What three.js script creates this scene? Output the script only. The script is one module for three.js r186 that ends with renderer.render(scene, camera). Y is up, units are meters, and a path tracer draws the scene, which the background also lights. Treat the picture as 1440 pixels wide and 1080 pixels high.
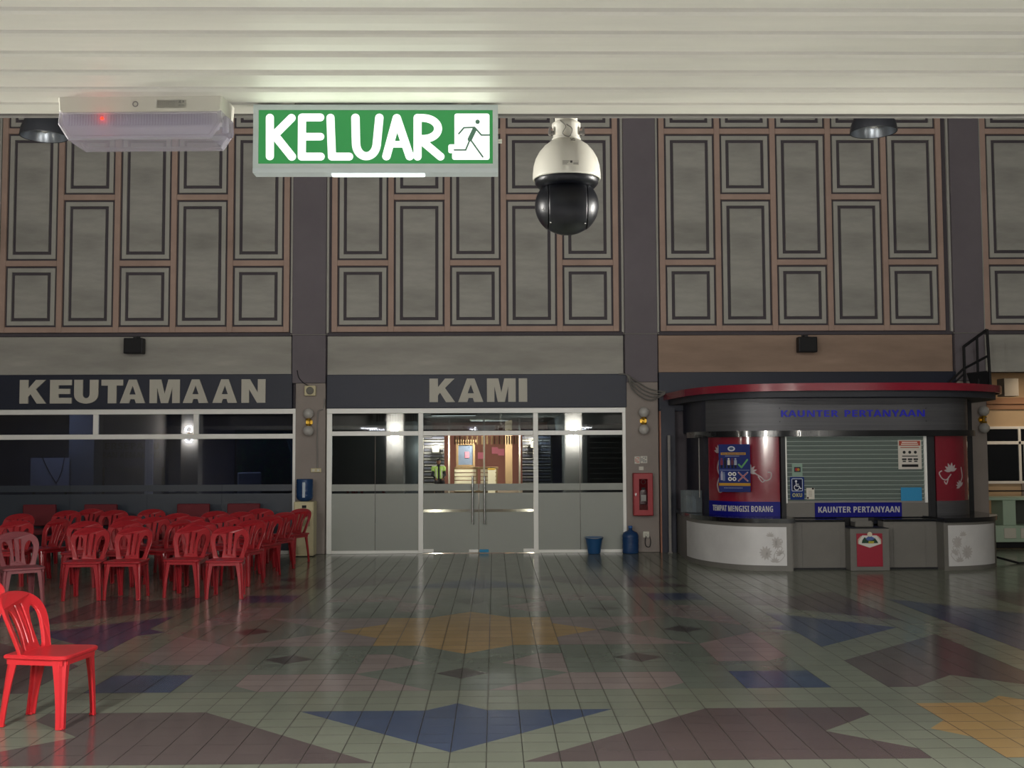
import * as THREE from 'three';
import { RoundedBoxGeometry } from 'three/addons/geometries/RoundedBoxGeometry.js';
import { mergeGeometries } from 'three/addons/utils/BufferGeometryUtils.js';
import { FontLoader } from 'three/addons/loaders/FontLoader.js';
import { TextGeometry } from 'three/addons/geometries/TextGeometry.js';
import { RectAreaLightUniformsLib } from 'three/addons/lights/RectAreaLightUniformsLib.js';
import { MarchingCubes } from 'three/addons/objects/MarchingCubes.js';

// ------------------------------------------------------------------ camera, sky, lights, exposure
const scene = new THREE.Scene();
const camera = new THREE.PerspectiveCamera(37.96, 4 / 3, 0.05, 200);
camera.position.set(0, 1.66, 0);
camera.rotation.order = 'YXZ';
camera.rotation.set(0.0598, -0.0159, -0.0044);
camera.updateMatrixWorld(true);
scene.background = new THREE.Color(0x05070b);
const renderer = new THREE.WebGLRenderer({ antialias: true });
renderer.toneMapping = THREE.LinearToneMapping;
renderer.toneMappingExposure = 1.0;
renderer.shadowMap.enabled = true;
RectAreaLightUniformsLib.init();
const LAMP = { near: [24, 19], far: [5, 4], colour: 0xfdfaf4, addedFlood: 480, addedFloodColour: 0xf3f1ea, down: 66, downColour: 0xf3f5ff, sign: 2.2, hall: 46, corridor: 52, shop: 150, office: 9 };  // the high fills and canopy downlights are added, out of view

// ------------------------------------------------------------------ helpers
let seed = 7;
const rnd = () => { seed = (seed * 1664525 + 1013904223) >>> 0; return seed / 4294967296; };
const used = {};
const numbered = (n) => { const k = used[n] = (used[n] ?? -1) + 1; return k ? n + '_' + String(k).padStart(3, '0') : n; };
function thing(name, label, category, [x, y, z] = [0, 0, 0], turn = 0, group) {
  const o = new THREE.Group(); o.name = numbered(name); o.position.set(x, y, z); o.rotation.y = turn;
  o.userData = { label, category }; if (group) o.userData.group = group;
  scene.add(o); return o;
}
function struct(name, label) { const o = new THREE.Group(); o.name = name; o.userData = { kind: 'structure' }; if (label) o.userData.label = label; scene.add(o); return o; }
function add(name, geo, mat, parent, label) {
  const m = new THREE.Mesh(Array.isArray(geo) ? merge(geo) : geo, mat); m.name = name; m.castShadow = m.receiveShadow = true;
  if (label) m.userData.label = label;
  parent.add(m); return m;
}
function wadd(name, geo, mat, t, label) {                       // geometry given in world metres, put under a thing that has not been turned
  const g = Array.isArray(geo) ? merge(geo) : geo; g.translate(-t.position.x, -t.position.y, -t.position.z);
  return add(name, g, mat, t, label);
}
function copy(src, [x, y, z], turn, label, group) {
  const o = src.clone(); o.name = numbered(src.name.replace(/_\d{3}$/, '')); o.position.set(x, y, z); o.rotation.y = turn;
  o.userData = { ...src.userData, label }; if (group) o.userData.group = group; scene.add(o); return o;
}
function plain(g) { const a = g.index ? g.toNonIndexed() : g; for (const k of Object.keys(a.attributes)) if (!['position', 'normal', 'uv'].includes(k)) a.deleteAttribute(k); if (!a.attributes.uv) a.setAttribute('uv', new THREE.BufferAttribute(new Float32Array(a.attributes.position.count * 2), 2)); return a; }
const merge = (list) => list.length === 1 ? list[0] : mergeGeometries(list.map(plain));
function boxUV(g) {
  const p = g.attributes.position, n = g.attributes.normal, uv = new Float32Array(p.count * 2);
  for (let i = 0; i < p.count; i++) {
    const ax = Math.abs(n.getX(i)), ay = Math.abs(n.getY(i)), az = Math.abs(n.getZ(i));
    const [u, v] = az >= ax && az >= ay ? [p.getX(i), p.getY(i)] : ay >= ax ? [p.getX(i), p.getZ(i)] : [p.getZ(i), p.getY(i)];
    uv[2 * i] = u; uv[2 * i + 1] = v;
  }
  g.setAttribute('uv', new THREE.BufferAttribute(uv, 2)); return g;
}
const bx = (w, h, d, x = 0, y = 0, z = 0) => boxUV(new THREE.BoxGeometry(w, h, d).translate(x, y, z));
const rb = (w, h, d, x = 0, y = 0, z = 0, r = 0.01, s = 2) => boxUV(new RoundedBoxGeometry(w, h, d, s, Math.min(r, w / 2.05, h / 2.05, d / 2.05)).translate(x, y, z));
const span = (x0, x1, y0, y1, z0, z1) => bx(x1 - x0, y1 - y0, z1 - z0, (x0 + x1) / 2, (y0 + y1) / 2, (z0 + z1) / 2);
const rspan = (x0, x1, y0, y1, z0, z1, r = 0.008) => rb(x1 - x0, y1 - y0, z1 - z0, (x0 + x1) / 2, (y0 + y1) / 2, (z0 + z1) / 2, r, 1);
const cyl = (r0, r1, h, x = 0, y = 0, z = 0, n = 24) => new THREE.CylinderGeometry(r1, r0, h, n).translate(x, y, z);
const lathe = (pts, n = 40) => new THREE.LatheGeometry(pts.map(([r, y]) => new THREE.Vector2(r, y)), n);
const ball = (r, x = 0, y = 0, z = 0) => new THREE.SphereGeometry(r, 28, 18).translate(x, y, z);
const tube = (pts, r, n = 24, k = 8) => new THREE.TubeGeometry(new THREE.CatmullRomCurve3(pts.map((p) => new THREE.Vector3(...p))), n, r, k, false);
function bar(a, b, w, d = w) {                                   // square bar between two points
  const A = new THREE.Vector3(...a), B = new THREE.Vector3(...b), g = new THREE.BoxGeometry(w, A.distanceTo(B), d);
  g.applyQuaternion(new THREE.Quaternion().setFromUnitVectors(new THREE.Vector3(0, 1, 0), B.clone().sub(A).normalize()));
  return g.translate(...A.add(B).multiplyScalar(0.5).toArray());
}
const poly = (pts, holes = []) => { const s = new THREE.Shape(pts.map(([x, y]) => new THREE.Vector2(x, y))); for (const h of holes) s.holes.push(new THREE.Path(h.map(([x, y]) => new THREE.Vector2(x, y)))); return s; };
const extrude = (shape, depth, bevel = 0, seg = 12) => new THREE.ExtrudeGeometry(shape, { depth, bevelEnabled: bevel > 0, bevelSize: bevel, bevelThickness: bevel, bevelSegments: 1, curveSegments: seg, steps: 1 });
function ringGeo(w, h, b, d) {                                   // flat rectangular ring, outer w x h, border b, depth d, front at z = d
  return extrude(poly([[-w / 2, -h / 2], [w / 2, -h / 2], [w / 2, h / 2], [-w / 2, h / 2]], [[[-w / 2 + b, -h / 2 + b], [-w / 2 + b, h / 2 - b], [w / 2 - b, h / 2 - b], [w / 2 - b, -h / 2 + b]]]), d);
}

// ------------------------------------------------------------------ materials
function noiseTexture(n, lo, hi, sx, sy, oct = 4, streak = 1) {
  const data = new Uint8Array(n * n * 4), grids = [];
  for (let o = 0; o < oct; o++) { const c = Math.max(2, sx << o), r = Math.max(2, sy << o), g = new Float32Array(c * r); for (let i = 0; i < g.length; i++) g[i] = rnd(); grids.push([c, r, g]); }
  const sm = (t) => t * t * (3 - 2 * t);
  for (let j = 0; j < n; j++) for (let i = 0; i < n; i++) {
    let v = 0, a = 0.5, tot = 0;
    for (const [c, r, g] of grids) {
      const x = i / n * c, y = j / n * r, x0 = Math.floor(x), y0 = Math.floor(y), tx = sm(x - x0), ty = sm(y - y0), x1 = (x0 + 1) % c, y1 = (y0 + 1) % r;
      v += a * ((g[y0 * c + x0] * (1 - tx) + g[y0 * c + x1] * tx) * (1 - ty) + (g[y1 * c + x0] * (1 - tx) + g[y1 * c + x1] * tx) * ty); tot += a; a *= 0.62;
    }
    const b = Math.round(255 * (lo + (hi - lo) * Math.min(1, Math.max(0, (v / tot - 0.5) * 1.7 * streak + 0.5)))), k = (j * n + i) * 4;
    data[k] = data[k + 1] = data[k + 2] = b; data[k + 3] = 255;
  }
  const t = new THREE.DataTexture(data, n, n); t.wrapS = t.wrapT = THREE.RepeatWrapping; t.magFilter = THREE.LinearFilter; t.minFilter = THREE.LinearFilter; t.needsUpdate = true; return t;
}
const rep = (t, x, y, srgb) => { const c = t.clone(); c.repeat.set(x, y); if (srgb) c.colorSpace = THREE.SRGBColorSpace; c.needsUpdate = true; return c; };
const cloudTex = noiseTexture(512, 0.93, 1, 4, 4, 6), streakTex = noiseTexture(512, 0.86, 1, 3, 9, 6, 1.1), roughTex = noiseTexture(256, 0.8, 1, 6, 6, 4), brushTex = noiseTexture(256, 0.88, 1, 2, 60, 3);
const std = (c, rough = 0.6, o = {}) => new THREE.MeshStandardMaterial({ color: c, roughness: rough, ...o });
const phys = (c, rough = 0.4, o = {}) => new THREE.MeshPhysicalMaterial({ color: c, roughness: rough, ...o });
const M = {
  columnPaint: std(0xc9c5bc, 0.7),
  panel: std(0xafada6, 0.75, { map: rep(streakTex, 0.45, 0.6, true) }), ring: std(0xb6b4ac, 0.75, { map: rep(cloudTex, 0.5, 0.5, true) }), groove: std(0x504a50, 0.8),
  peach: std(0xb89d90, 0.75, { map: rep(cloudTex, 0.7, 0.7, true) }), plaster: std(0xb3b0a8, 0.8, { map: rep(streakTex, 0.3, 0.5, true) }), ochre: std(0xae9482, 0.8, { map: rep(streakTex, 0.3, 0.5, true) }),
  pilaster: std(0x756e74, 0.8, { map: rep(cloudTex, 0.4, 0.4, true) }), pier: std(0x9c928c, 0.8, { map: rep(cloudTex, 0.4, 0.4, true) }), rail: std(0x8a8682, 0.6),
  navy: std(0x1d2337, 0.5, { map: rep(cloudTex, 0.3, 0.5, true) }), letter: std(0xc6c2b6, 0.6), dark: std(0x14141a, 0.5),
  alu: phys(0xf8f7f2, 0.3, { clearcoat: 0.3, clearcoatRoughness: 0.3 }), whitePlastic: std(0xd6d3c6, 0.45), ivory: std(0xcfc49e, 0.5),
  plank: std(0xe6e3d8, 0.5, { map: rep(cloudTex, 0.35, 2.5, true) }), plankGap: std(0x2e2c28, 0.9), roof: std(0x6e6e6c, 0.9), concrete: std(0x9b968e, 0.9, { map: rep(cloudTex, 0.3, 0.3, true) }),
  red: phys(0xd42c34, 0.32, { clearcoat: 0.25, clearcoatRoughness: 0.25 }), redDimmed: phys(0xa4202a, 0.3, { clearcoat: 0.3, clearcoatRoughness: 0.2 }), brass: std(0xc29a3c, 0.3, { metalness: 0.9 }), chrome: std(0xd8d8d8, 0.18, { metalness: 1 }),  // second red: same chair plastic, dimmer far light put into its colour
  globe: phys(0xd9d6d2, 0.25, { transmission: 0.35, thickness: 0 }), black: phys(0x0b0d14, 0.36, { specularIntensity: 0.7 }), blackMat: std(0x121216, 0.7),
  clear: phys(0x9aa6ac, 0.02, { transmission: 1, thickness: 0, ior: 1.95 }), doorGlass: phys(0xe8ece8, 0.02, { transmission: 1, thickness: 0, ior: 1.5 }), darkGlass: phys(0xa6aec4, 0.02, { transmission: 1, thickness: 0, ior: 1.75 }),
  film: phys(0xa2a69e, 0.4, { transmission: 0.12, thickness: 0 }), darkFilm: phys(0x444b57, 0.3, { transmission: 0.25, thickness: 0 }),
  steel: std(0x606064, 0.45, { metalness: 0.35, map: rep(brushTex, 0.6, 1.2, true) }), laminate: std(0x76736e, 0.5, { map: rep(cloudTex, 0.8, 0.8, true) }), silver: std(0xdedcdc, 0.45, { metalness: 0.1, map: rep(cloudTex, 0.6, 0.6, true) }),
  counterTop: phys(0x101218, 0.2, { clearcoat: 0.5 }), crimson: phys(0x84122a, 0.16, { clearcoat: 0.8, clearcoatRoughness: 0.06 }), crimsonBand: phys(0x8e1830, 0.25, { clearcoat: 0.5, clearcoatRoughness: 0.1 }), signBlue: phys(0x10127c, 0.45, { specularIntensity: 0.4 }), letterBlue: std(0x1616c4, 0.4), letterPale: std(0xc8c6c2, 0.5),
  sideNavy: std(0x252838, 0.5), shutter: std(0x6f7b76, 0.45, { metalness: 0.2 }), slatHighlight: std(0xaab5b0, 0.35, { metalness: 0.2 }), paper: std(0xe4e0d4, 0.8), cyan: std(0x2f8fbe, 0.7), water: phys(0x2c558c, 0.12, { transmission: 0.45, thickness: 0 }), bucket: phys(0x235587, 0.35, { transmission: 0.15, thickness: 0 }),
  mint: std(0xb6cbb4, 0.5), cream: std(0xdcd7c8, 0.6), buff: std(0xcfb491, 0.8, { map: rep(cloudTex, 0.4, 0.4, true) }), wood: std(0x8c7658, 0.6), brick: std(0x96645a, 0.8), pink: std(0xd07a90, 0.8), greenShutter: std(0x35584c, 0.45), banner: std(0x7878a8, 0.7),
};

// ------------------------------------------------------------------ floor: clay tiles with an inlaid pattern
const T = 0.2, UX = -0.25, VZ = 52.4;
const COL = { olive: [0.235, 0.258, 0.2], green: [0.178, 0.208, 0.172], mauve: [0.125, 0.096, 0.096], blue: [0.054, 0.085, 0.168], pink: [0.295, 0.24, 0.228], dark: [0.07, 0.062, 0.06], orange: [0.44, 0.29, 0.125] };
const half = [                                                    // [colour, corners] in tiles from the star's centre; each is laid again mirrored left to right
  ['green', [[-10, -13], [-10, 13], [13, 13], [13, -13]].map(([x, y]) => [Math.max(0, x), y])],
  ['orange', [[0, -6], [2, -4], [4, -4], [4, -2], [6, 0], [4, 2], [4, 4], [2, 4], [0, 6]]],
  ['dark', [[0, -11], [1, -10], [0, -9]]], ['dark', [[0, 11], [1, 10], [0, 9]]],
  ['pink', [[1.5, -8], [3, -6], [4, -6], [4, -10]]], ['pink', [[1.5, 8], [3, 6], [4, 6], [4, 10]]],
  ['pink', [[1, -13], [4, -10], [8, -10], [8, -12], [7, -13]]], ['pink', [[1, 13], [4, 10], [8, 10], [8, 12], [7, 13]]],
  ['dark', [[6, -7], [7, -8], [8, -7], [7, -6]]], ['dark', [[6, 7], [7, 8], [8, 7], [7, 6]]], ['dark', [[9, 0], [10, -1], [11, 0], [10, 1]]],
  ['pink', [[4, -2], [6, 0], [10, -4], [4, -4]]], ['pink', [[4, 2], [6, 0], [10, 4], [4, 4]]],
  ['pink', [[10, -4], [13, -1], [13, -7], [12, -8], [10, -8]]], ['pink', [[10, 4], [13, 1], [13, 7], [12, 8], [10, 8]]],
  ['blue', [[0, -21], [5, -16], [1, -16], [0, -15]]], ['blue', [[0, 21], [5, 16], [1, 16], [0, 15]]],
  ['blue', [[10, -13], [13, -13], [13, -10], [10, -10]]], ['blue', [[10, 13], [13, 13], [13, 10], [10, 10]]],
  ['blue', [[15, -5], [20, 0], [15, 5], [15, 1], [14, 0], [15, -1]]],
  ['mauve', [[2, -22], [8, -16], [13, -16], [13, -17], [11, -19], [13, -21], [13, -22]]], ['mauve', [[2, 22], [8, 16], [13, 16], [13, 17], [11, 19], [13, 21], [13, 22]]],
  ['mauve', [[21, -2], [15, -8], [15, -13], [16, -13], [18, -11], [20.5, -13.3], [21, -13]]], ['mauve', [[21, 2], [15, 8], [15, 13], [16, 13], [18, 11], [20, 13], [21, 13]]],
  ['blue', [[23, 10], [23, -10], [28, -10], [28, 4]]], ['mauve', [[29, 3], [36, -6], [36, 10], [29, 14]]],
  ['orange', [[15, -15.5], [17.3, -15.5], [18.2, -14.5], [19.1, -15.5], [21.4, -15.5], [21.4, -17.8], [22.2, -18.8], [21.4, -19.8], [21.4, -22], [15, -22], [15, -19.8], [14.2, -18.8], [15, -17.8]]],
];
const regions = [];
for (const [c, pts] of half) for (const s of [1, -1]) {
  const v = pts.map(([x, y]) => new THREE.Vector2(x * s, y));
  if (THREE.ShapeUtils.isClockWise(v)) v.reverse();
  for (const f of THREE.ShapeUtils.triangulateShape(v, [])) {
    const t = f.map((i) => [v[i].x, v[i].y]);
    regions.push({ c: COL[c], t, under: c === 'green', x0: Math.min(...t.map((p) => p[0])), x1: Math.max(...t.map((p) => p[0])), y0: Math.min(...t.map((p) => p[1])), y1: Math.max(...t.map((p) => p[1])) });
  }
}
regions.sort((a, b) => a.under - b.under);
function cut(pts, a, b, keepLeft) {                               // the side of line a-b of a convex polygon
  const side = ([x, y]) => ((b[0] - a[0]) * (y - a[1]) - (b[1] - a[1]) * (x - a[0])) * (keepLeft ? 1 : -1), out = [];
  for (let i = 0; i < pts.length; i++) {
    const p = pts[i], q = pts[(i + 1) % pts.length], sp = side(p), sq = side(q);
    if (sp >= -1e-9) out.push(p);
    if ((sp > 1e-9 && sq < -1e-9) || (sp < -1e-9 && sq > 1e-9)) { const k = sp / (sp - sq); out.push([p[0] + (q[0] - p[0]) * k, p[1] + (q[1] - p[1]) * k]); }
  }
  return out;
}
function tileGeo(u, v) {
  const j = 0.013, x0 = u + j, x1 = u + 1 - j, y0 = v + j, y1 = v + 1 - j;
  let open = [[[x0, y0], [x1, y0], [x1, y1], [x0, y1]]]; const done = [];
  for (const r of regions) {
    if (r.x1 <= x0 || r.x0 >= x1 || r.y1 <= y0 || r.y0 >= y1) continue;
    const next = [];
    for (let p of open) {
      for (let i = 0; i < 3 && p.length > 2; i++) {
        const a = r.t[i], b = r.t[(i + 1) % 3], o = cut(p, a, b, false);
        if (o.length > 2) next.push(o);
        p = cut(p, a, b, true);
      }
      if (p.length > 2) done.push([r.c, p]);
    }
    open = next;
  }
  for (const p of open) done.push([COL.olive, p]);
  const pos = [], nor = [], col = [], uv = [], tone = 0.93 + 0.12 * rnd(), lift = -0.0004 * rnd(), tx = (rnd() - 0.5) * 0.0005, ty = (rnd() - 0.5) * 0.0005;
  const put = (x, y, h, n, c) => { pos.push(UX + x * T, h, -(VZ + y) * T); nor.push(...n); col.push(c[0] * tone, c[1] * tone, c[2] * tone); uv.push(x * T, y * T); };
  for (const [c, p] of done) for (let i = 1; i < p.length - 1; i++) for (const q of [p[0], p[i], p[i + 1]]) put(q[0], q[1], lift + tx * (q[0] - u - 0.5) + ty * (q[1] - v - 0.5), [0, 1, 0], c);
  const e = [[x0, y0], [x1, y0], [x1, y1], [x0, y1]], nn = [[0, 0, 1], [1, 0, 0], [0, 0, -1], [-1, 0, 0]];
  for (let i = 0; i < 4; i++) { const a = e[i], b = e[(i + 1) % 4]; for (const [q, h] of [[a, -0.004], [b, -0.004], [b, -0.0004], [a, -0.004], [b, -0.0004], [a, -0.0004]]) put(q[0], q[1], h, nn[i], COL.dark); }
  const g = new THREE.BufferGeometry();
  g.setAttribute('position', new THREE.Float32BufferAttribute(pos, 3)); g.setAttribute('normal', new THREE.Float32BufferAttribute(nor, 3)); g.setAttribute('color', new THREE.Float32BufferAttribute(col, 3)); g.setAttribute('uv', new THREE.Float32BufferAttribute(uv, 2));
  return g;
}
const floor = struct('floor');
const tileMat = phys(0xffffff, 0.19, { vertexColors: true, map: rep(cloudTex, 0.37, 0.23, true), roughnessMap: rep(roughTex, 0.7, 0.7), specularIntensity: 0.75 });
{
  const tiles = [], at = new THREE.Vector3();
  for (let v = -41; v < 40; v++) for (let u = -50; u < 66; u++) {
    const x = UX + (u + 0.5) * T, z = -(VZ + v + 0.5) * T;
    if (x < -9.9 || x > 12.6) continue;
    at.set(x, 0, z).project(camera);
    const seen = Math.abs(at.x) < 1.03 && Math.abs(at.y) < 1.02 && z < -0.5, d = Math.hypot(x, z);
    tiles.push([seen ? d : 1e3 + d, u, v]);
  }
  tiles.sort((a, b) => a[0] - b[0]);
  tiles.slice(0, 300).forEach(([, u, v]) => add('tile', tileGeo(u, v), tileMat, floor));
  add('distant_tiles', mergeGeometries(tiles.slice(300).map(([, u, v]) => tileGeo(u, v))), tileMat, floor).userData.kind = 'stuff';
  add('grout_bed', [span(-10, 12.7, -0.1, -0.0025, -18.4, -2.2)], std(0x4a4640, 0.95), floor);
  add('bounce_paving', [span(-10, 12.7, -0.1, 0.0, -2.28, 12)], std(0xe2dfd8, 0.8, { map: rep(cloudTex, 0.3, 0.3, true) }), floor);  // unseen ground, made pale to bounce light onto the canopy ceiling
}

// ------------------------------------------------------------------ the facade
const ZW = -18.35;
const back = struct('wall_back');
{
  // solid wall above the shopfronts, piers between them
  add('masonry', [span(-9.9, 8.16, 2.36, 8.9, ZW - 0.25, ZW - 0.02), span(8.16, 12.6, 2.93, 8.9, ZW - 0.25, ZW - 0.02), span(2.66, 7.66, 0, 2.4, ZW - 0.25, ZW - 0.02), span(-9.9, -8.7, 0, 2.4, ZW - 0.25, ZW - 0.02)], M.groove, back);
  const bays = [[-8.07, -3.42], [-2.63, 2.02], [2.8, 7.45], [8.2, 12.85]], edge = [[-8.15, -3.33], [-2.74, 2.13], [2.71, 7.6], [8.14, 12.6]];
  const ys = [3.67, 4.77, 5.87, 6.98, 8.08];
  const shared = {};
  const panelOf = (h) => shared[h] ??= [ringGeo(0.772, h, 0.068, 0.03), rb(0.535, h - 0.237, 0.03, 0, 0, 0.012, 0.006, 1)];
  bays.forEach(([x0, x1], b) => {
    const p = (x1 - x0) / 5;
    for (let i = 0; i <= 5; i++) add('batten', rb(0.092, 4.976, 0.05, x0 + i * p, 6.112, ZW + 0.004, 0.006, 1), M.peach, back);
    for (let c = 0; c < 5; c++) {
      const cx = x0 + (c + 0.5) * p, w = p - 0.092, hor = (y) => add('batten', rb(w, 0.092, 0.048, cx, y, ZW + 0.004, 0.006, 1), M.peach, back);
      const cells = c % 2 ? [[3.67, 5.87], [5.87, 6.98], [6.98, 8.5]] : [[3.67, 4.77], [4.77, 6.98], [6.98, 8.08]];
      for (const [a, z] of cells) {
        hor(a);
        const h = z - a - 0.156, [ring, inner] = panelOf(h.toFixed(3) * 1), cy = (a + z) / 2;
        add('panel_border', ring, M.ring, back).position.set(cx, cy, ZW - 0.02);
        add('panel', inner, M.panel, back).position.set(cx, cy, ZW - 0.012);
      }
      if (!(c % 2)) hor(8.08);
    }
    const [e0, e1] = edge[b];
    for (const x of [e0 + 0.0, e1 - 0.0]) add('edge_bead', rspan(x - 0.02, x + 0.02, 3.6, 8.6, ZW - 0.03, ZW + 0.025, 0.006), M.ring, back);
    add('string_course', rspan(e0, e1, 3.555, 3.61, ZW - 0.03, ZW + 0.05, 0.008), M.groove, back);
    add('plain_band', rspan(e0, e1, b === 3 ? 2.93 : 2.9, 3.555, ZW - 0.03, ZW + 0.02, 0.008), b === 2 ? M.ochre : M.plaster, back);
  });
  for (const [x0, x1] of [[-8.72, -8.17], [-3.31, -2.76], [2.15, 2.69], [7.62, 8.12]]) {
    add('pilaster', rspan(x0, x1, 2.78, 8.7, ZW - 0.05, ZW + 0.075, 0.012), M.pilaster, back);
    add('pier', rspan(x0 + (x0 < 2 && x0 > -4 ? 0.06 : 0), x1, 0, 2.78, ZW - 0.2, ZW + 0.06, 0.012), M.pier, back);
    add('conduit', tube([[x0 - 0.03, 3.575, ZW + 0.085], [(x0 + x1) / 2, 3.575, ZW + 0.09], [x1 + 0.03, 3.575, ZW + 0.085]], 0.008, 4, 6), M.rail, back);
  }
}
// closing walls, hall roof and the canopy the picture was taken under
add('wall', [span(-10.1, -9.9, 0, 9, -18.6, 12)], M.concrete, struct('wall_left'));
add('wall', [span(12.6, 12.8, 0, 9, -25, 12)], M.concrete, struct('wall_right'));
add('wall', [span(-10.1, 12.8, 0, 9, 12, 12.2)], M.concrete, struct('wall_rear'));
add('wall', [span(-10.1, 12.8, 2.75, 9, -2.3, -2.1)], M.concrete, struct('wall_front'));
add('roof_slab', [span(-10.1, 12.8, 8.7, 9, -18.6, -2.1)], M.roof, struct('ceiling_hall'));
{
  const canopy = struct('ceiling');
  const g = extrude(poly([[-0.0465, 0.012], [-0.044, 0.004], [-0.037, 0], [0, -0.001], [0.037, 0], [0.044, 0.004], [0.0465, 0.012], [0.032, 0.018], [0.032, 0.03], [-0.032, 0.03], [-0.032, 0.018]]), 22.4).rotateY(Math.PI / 2).translate(-9.9, 0, 0);
  boxUV(g); { const u = g.attributes.uv; for (let i = 0; i < u.count; i++) u.setY(i, u.getY(i) * 1.0); }
  const gLast = boxUV(extrude(poly([[-0.036, 0.012], [-0.034, 0.002], [0.034, 0.002], [0.036, 0.012], [0.036, 0.03], [-0.036, 0.03]]), 22.4).rotateY(Math.PI / 2).translate(-9.9, 0, 0));
  add('plank', gLast, M.plank, canopy).position.set(0, 2.45, -2.552);
  for (let i = 0; i < 60; i++) add('plank', g, M.plank, canopy).position.set(0, 2.45, -2.458 - 0.0 + i * 0.109);
  add('deck', [span(-9.9, 12.6, 2.478, 2.75, -2.58, 12)], M.plankGap, canopy);
  add('edge_strip', rspan(-9.9, 12.6, 2.447, 2.75, -2.606, -2.592, 0.003), M.rail, canopy);
}

// ------------------------------------------------------------------ lamps
const pairParts = (lit) => {
  const g = ball(0.085);
  return { g, m: lit ? phys(0xfff4dc, 0.4, { emissive: 0xfff4e4, emissiveIntensity: 2.5 }) : M.globe };
};
function globeLamp(name, label, x, y, z, face, power, group) {
  const t = thing(name, label, 'wall lamp', [x, y, z], face, group), { g, m } = pairParts(power);
  add('wall_plate', new THREE.CylinderGeometry(0.055, 0.055, 0.02, 24).rotateX(Math.PI / 2).translate(0, 0, 0.01), M.brass, t);
  add('arm', cyl(0.014, 0.014, 0.1, 0, 0, 0.05, 12).applyMatrix4(new THREE.Matrix4().makeTranslation(0, -0, 0)).rotateX(0), M.brass, t);
  add('bracket', rb(0.03, 0.03, 0.07, 0, 0, 0.04, 0.006), M.brass, t);
  for (const s of [-1, 1]) {
    add('collar', lathe([[0.001, 0], [0.045, 0], [0.05, 0.012], [0.03, 0.03], [0.02, 0.05], [0.001, 0.05]]).rotateX(s < 0 ? Math.PI : 0).translate(0, s * 0.03, 0.1), M.brass, t);
    add('globe', g.clone().translate(0, s * 0.14, 0.1), m, t);
    if (power) { const l = new THREE.PointLight(LAMP.colour, power[s < 0 ? 0 : 1]); l.position.set(0, s * 0.14, 0.1); l.castShadow = true; l.shadow.radius = 5; t.add(l); }
  }
  return t;
}
globeLamp('globe_wall_lamp', 'unlit double globe wall lamp with brass fitting on the pier above the water dispenser', -3.02, 2.14, ZW + 0.06, 0);
globeLamp('globe_wall_lamp', 'unlit double globe wall lamp with brass fitting on the pier above the red fire cabinet', 2.44, 2.14, ZW + 0.06, 0);
globeLamp('globe_wall_lamp', 'unlit double globe wall lamp on the pier behind the right end of the kiosk', 8.03, 2.14, ZW + 0.06, 0);
const colPos = [[-9.1, LAMP.far], [-2.98, LAMP.near], [2.37, LAMP.near], [7.7, LAMP.far]];
colPos.forEach(([x, p], i) => {
  const c = struct('column_' + (i + 1));
  add('shaft', rspan(x - 0.26, x + 0.26, 0, 8.7, -3.14, -2.62, 0.015), M.columnPaint, c);
  add('plinth', rspan(x - 0.29, x + 0.29, 0, 0.15, -3.17, -2.612, 0.01), M.pilaster, c);
  globeLamp('lit_globe_lamp', 'lit double globe lamp on a canopy column, ' + ['leftmost', 'second from the left', 'second from the right', 'rightmost'][i] + ' of the four', x, 2.2, -3.14, Math.PI, p);
});
for (const x of [-5.4, 0, 5.4]) {                                 // added unseen floodlights over the canopy edge, brightening the facade
  const t = thing('added_floodlight', 'added long light out of view above the canopy edge, ' + (x < 0 ? 'left one' : x > 0 ? 'right one' : 'middle one'), 'added_floodlight', [x, 5.2, -2.6]);
  add('body', [rb(1.5, 0.14, 0.16, 0, 0, 0.1, 0.02).rotateX(0.75), bx(0.06, 0.06, 0.2, -0.5, 0, 0.2), bx(0.06, 0.06, 0.2, 0.5, 0, 0.2)], M.rail, t);
  add('lens', rb(1.4, 0.1, 0.01, 0, 0, 0.012, 0.004).rotateX(0.75), std(0xffffff, 0.5, { emissive: LAMP.addedFloodColour, emissiveIntensity: 4 }), t);
  const l = new THREE.RectAreaLight(LAMP.addedFloodColour, LAMP.addedFlood, 1.4, 0.1); l.position.set(0, 0, 0.0); l.rotation.x = 0.75; t.add(l);
}
for (const x of [-4.2, -0.6, 3]) for (const z of [0.9, 3.4]) {     // added downlights behind the camera, to brighten the canopy ceiling
  const t = thing('added_downlight', 'added unseen downlight under the canopy, ' + (z < 2 ? 'front row, ' : 'rear row, ') + (x < -2 ? 'left' : x > 2 ? 'right' : 'middle'), 'ceiling light', [x, 2.45, z], 0, 'added downlights behind the camera');
  add('frame', ringGeo(0.62, 0.62, 0.03, 0.02).rotateX(Math.PI / 2), M.whitePlastic, t);
  add('diffuser', bx(0.56, 0.008, 0.56, 0, -0.008, 0), std(0xffffff, 0.6, { emissive: 0xfff4e4, emissiveIntensity: 3 }), t);
  const l = new THREE.RectAreaLight(LAMP.downColour, LAMP.down, 0.56, 0.56); l.position.set(0, -0.016, 0); l.rotation.x = -Math.PI / 2; t.add(l);
}

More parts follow.
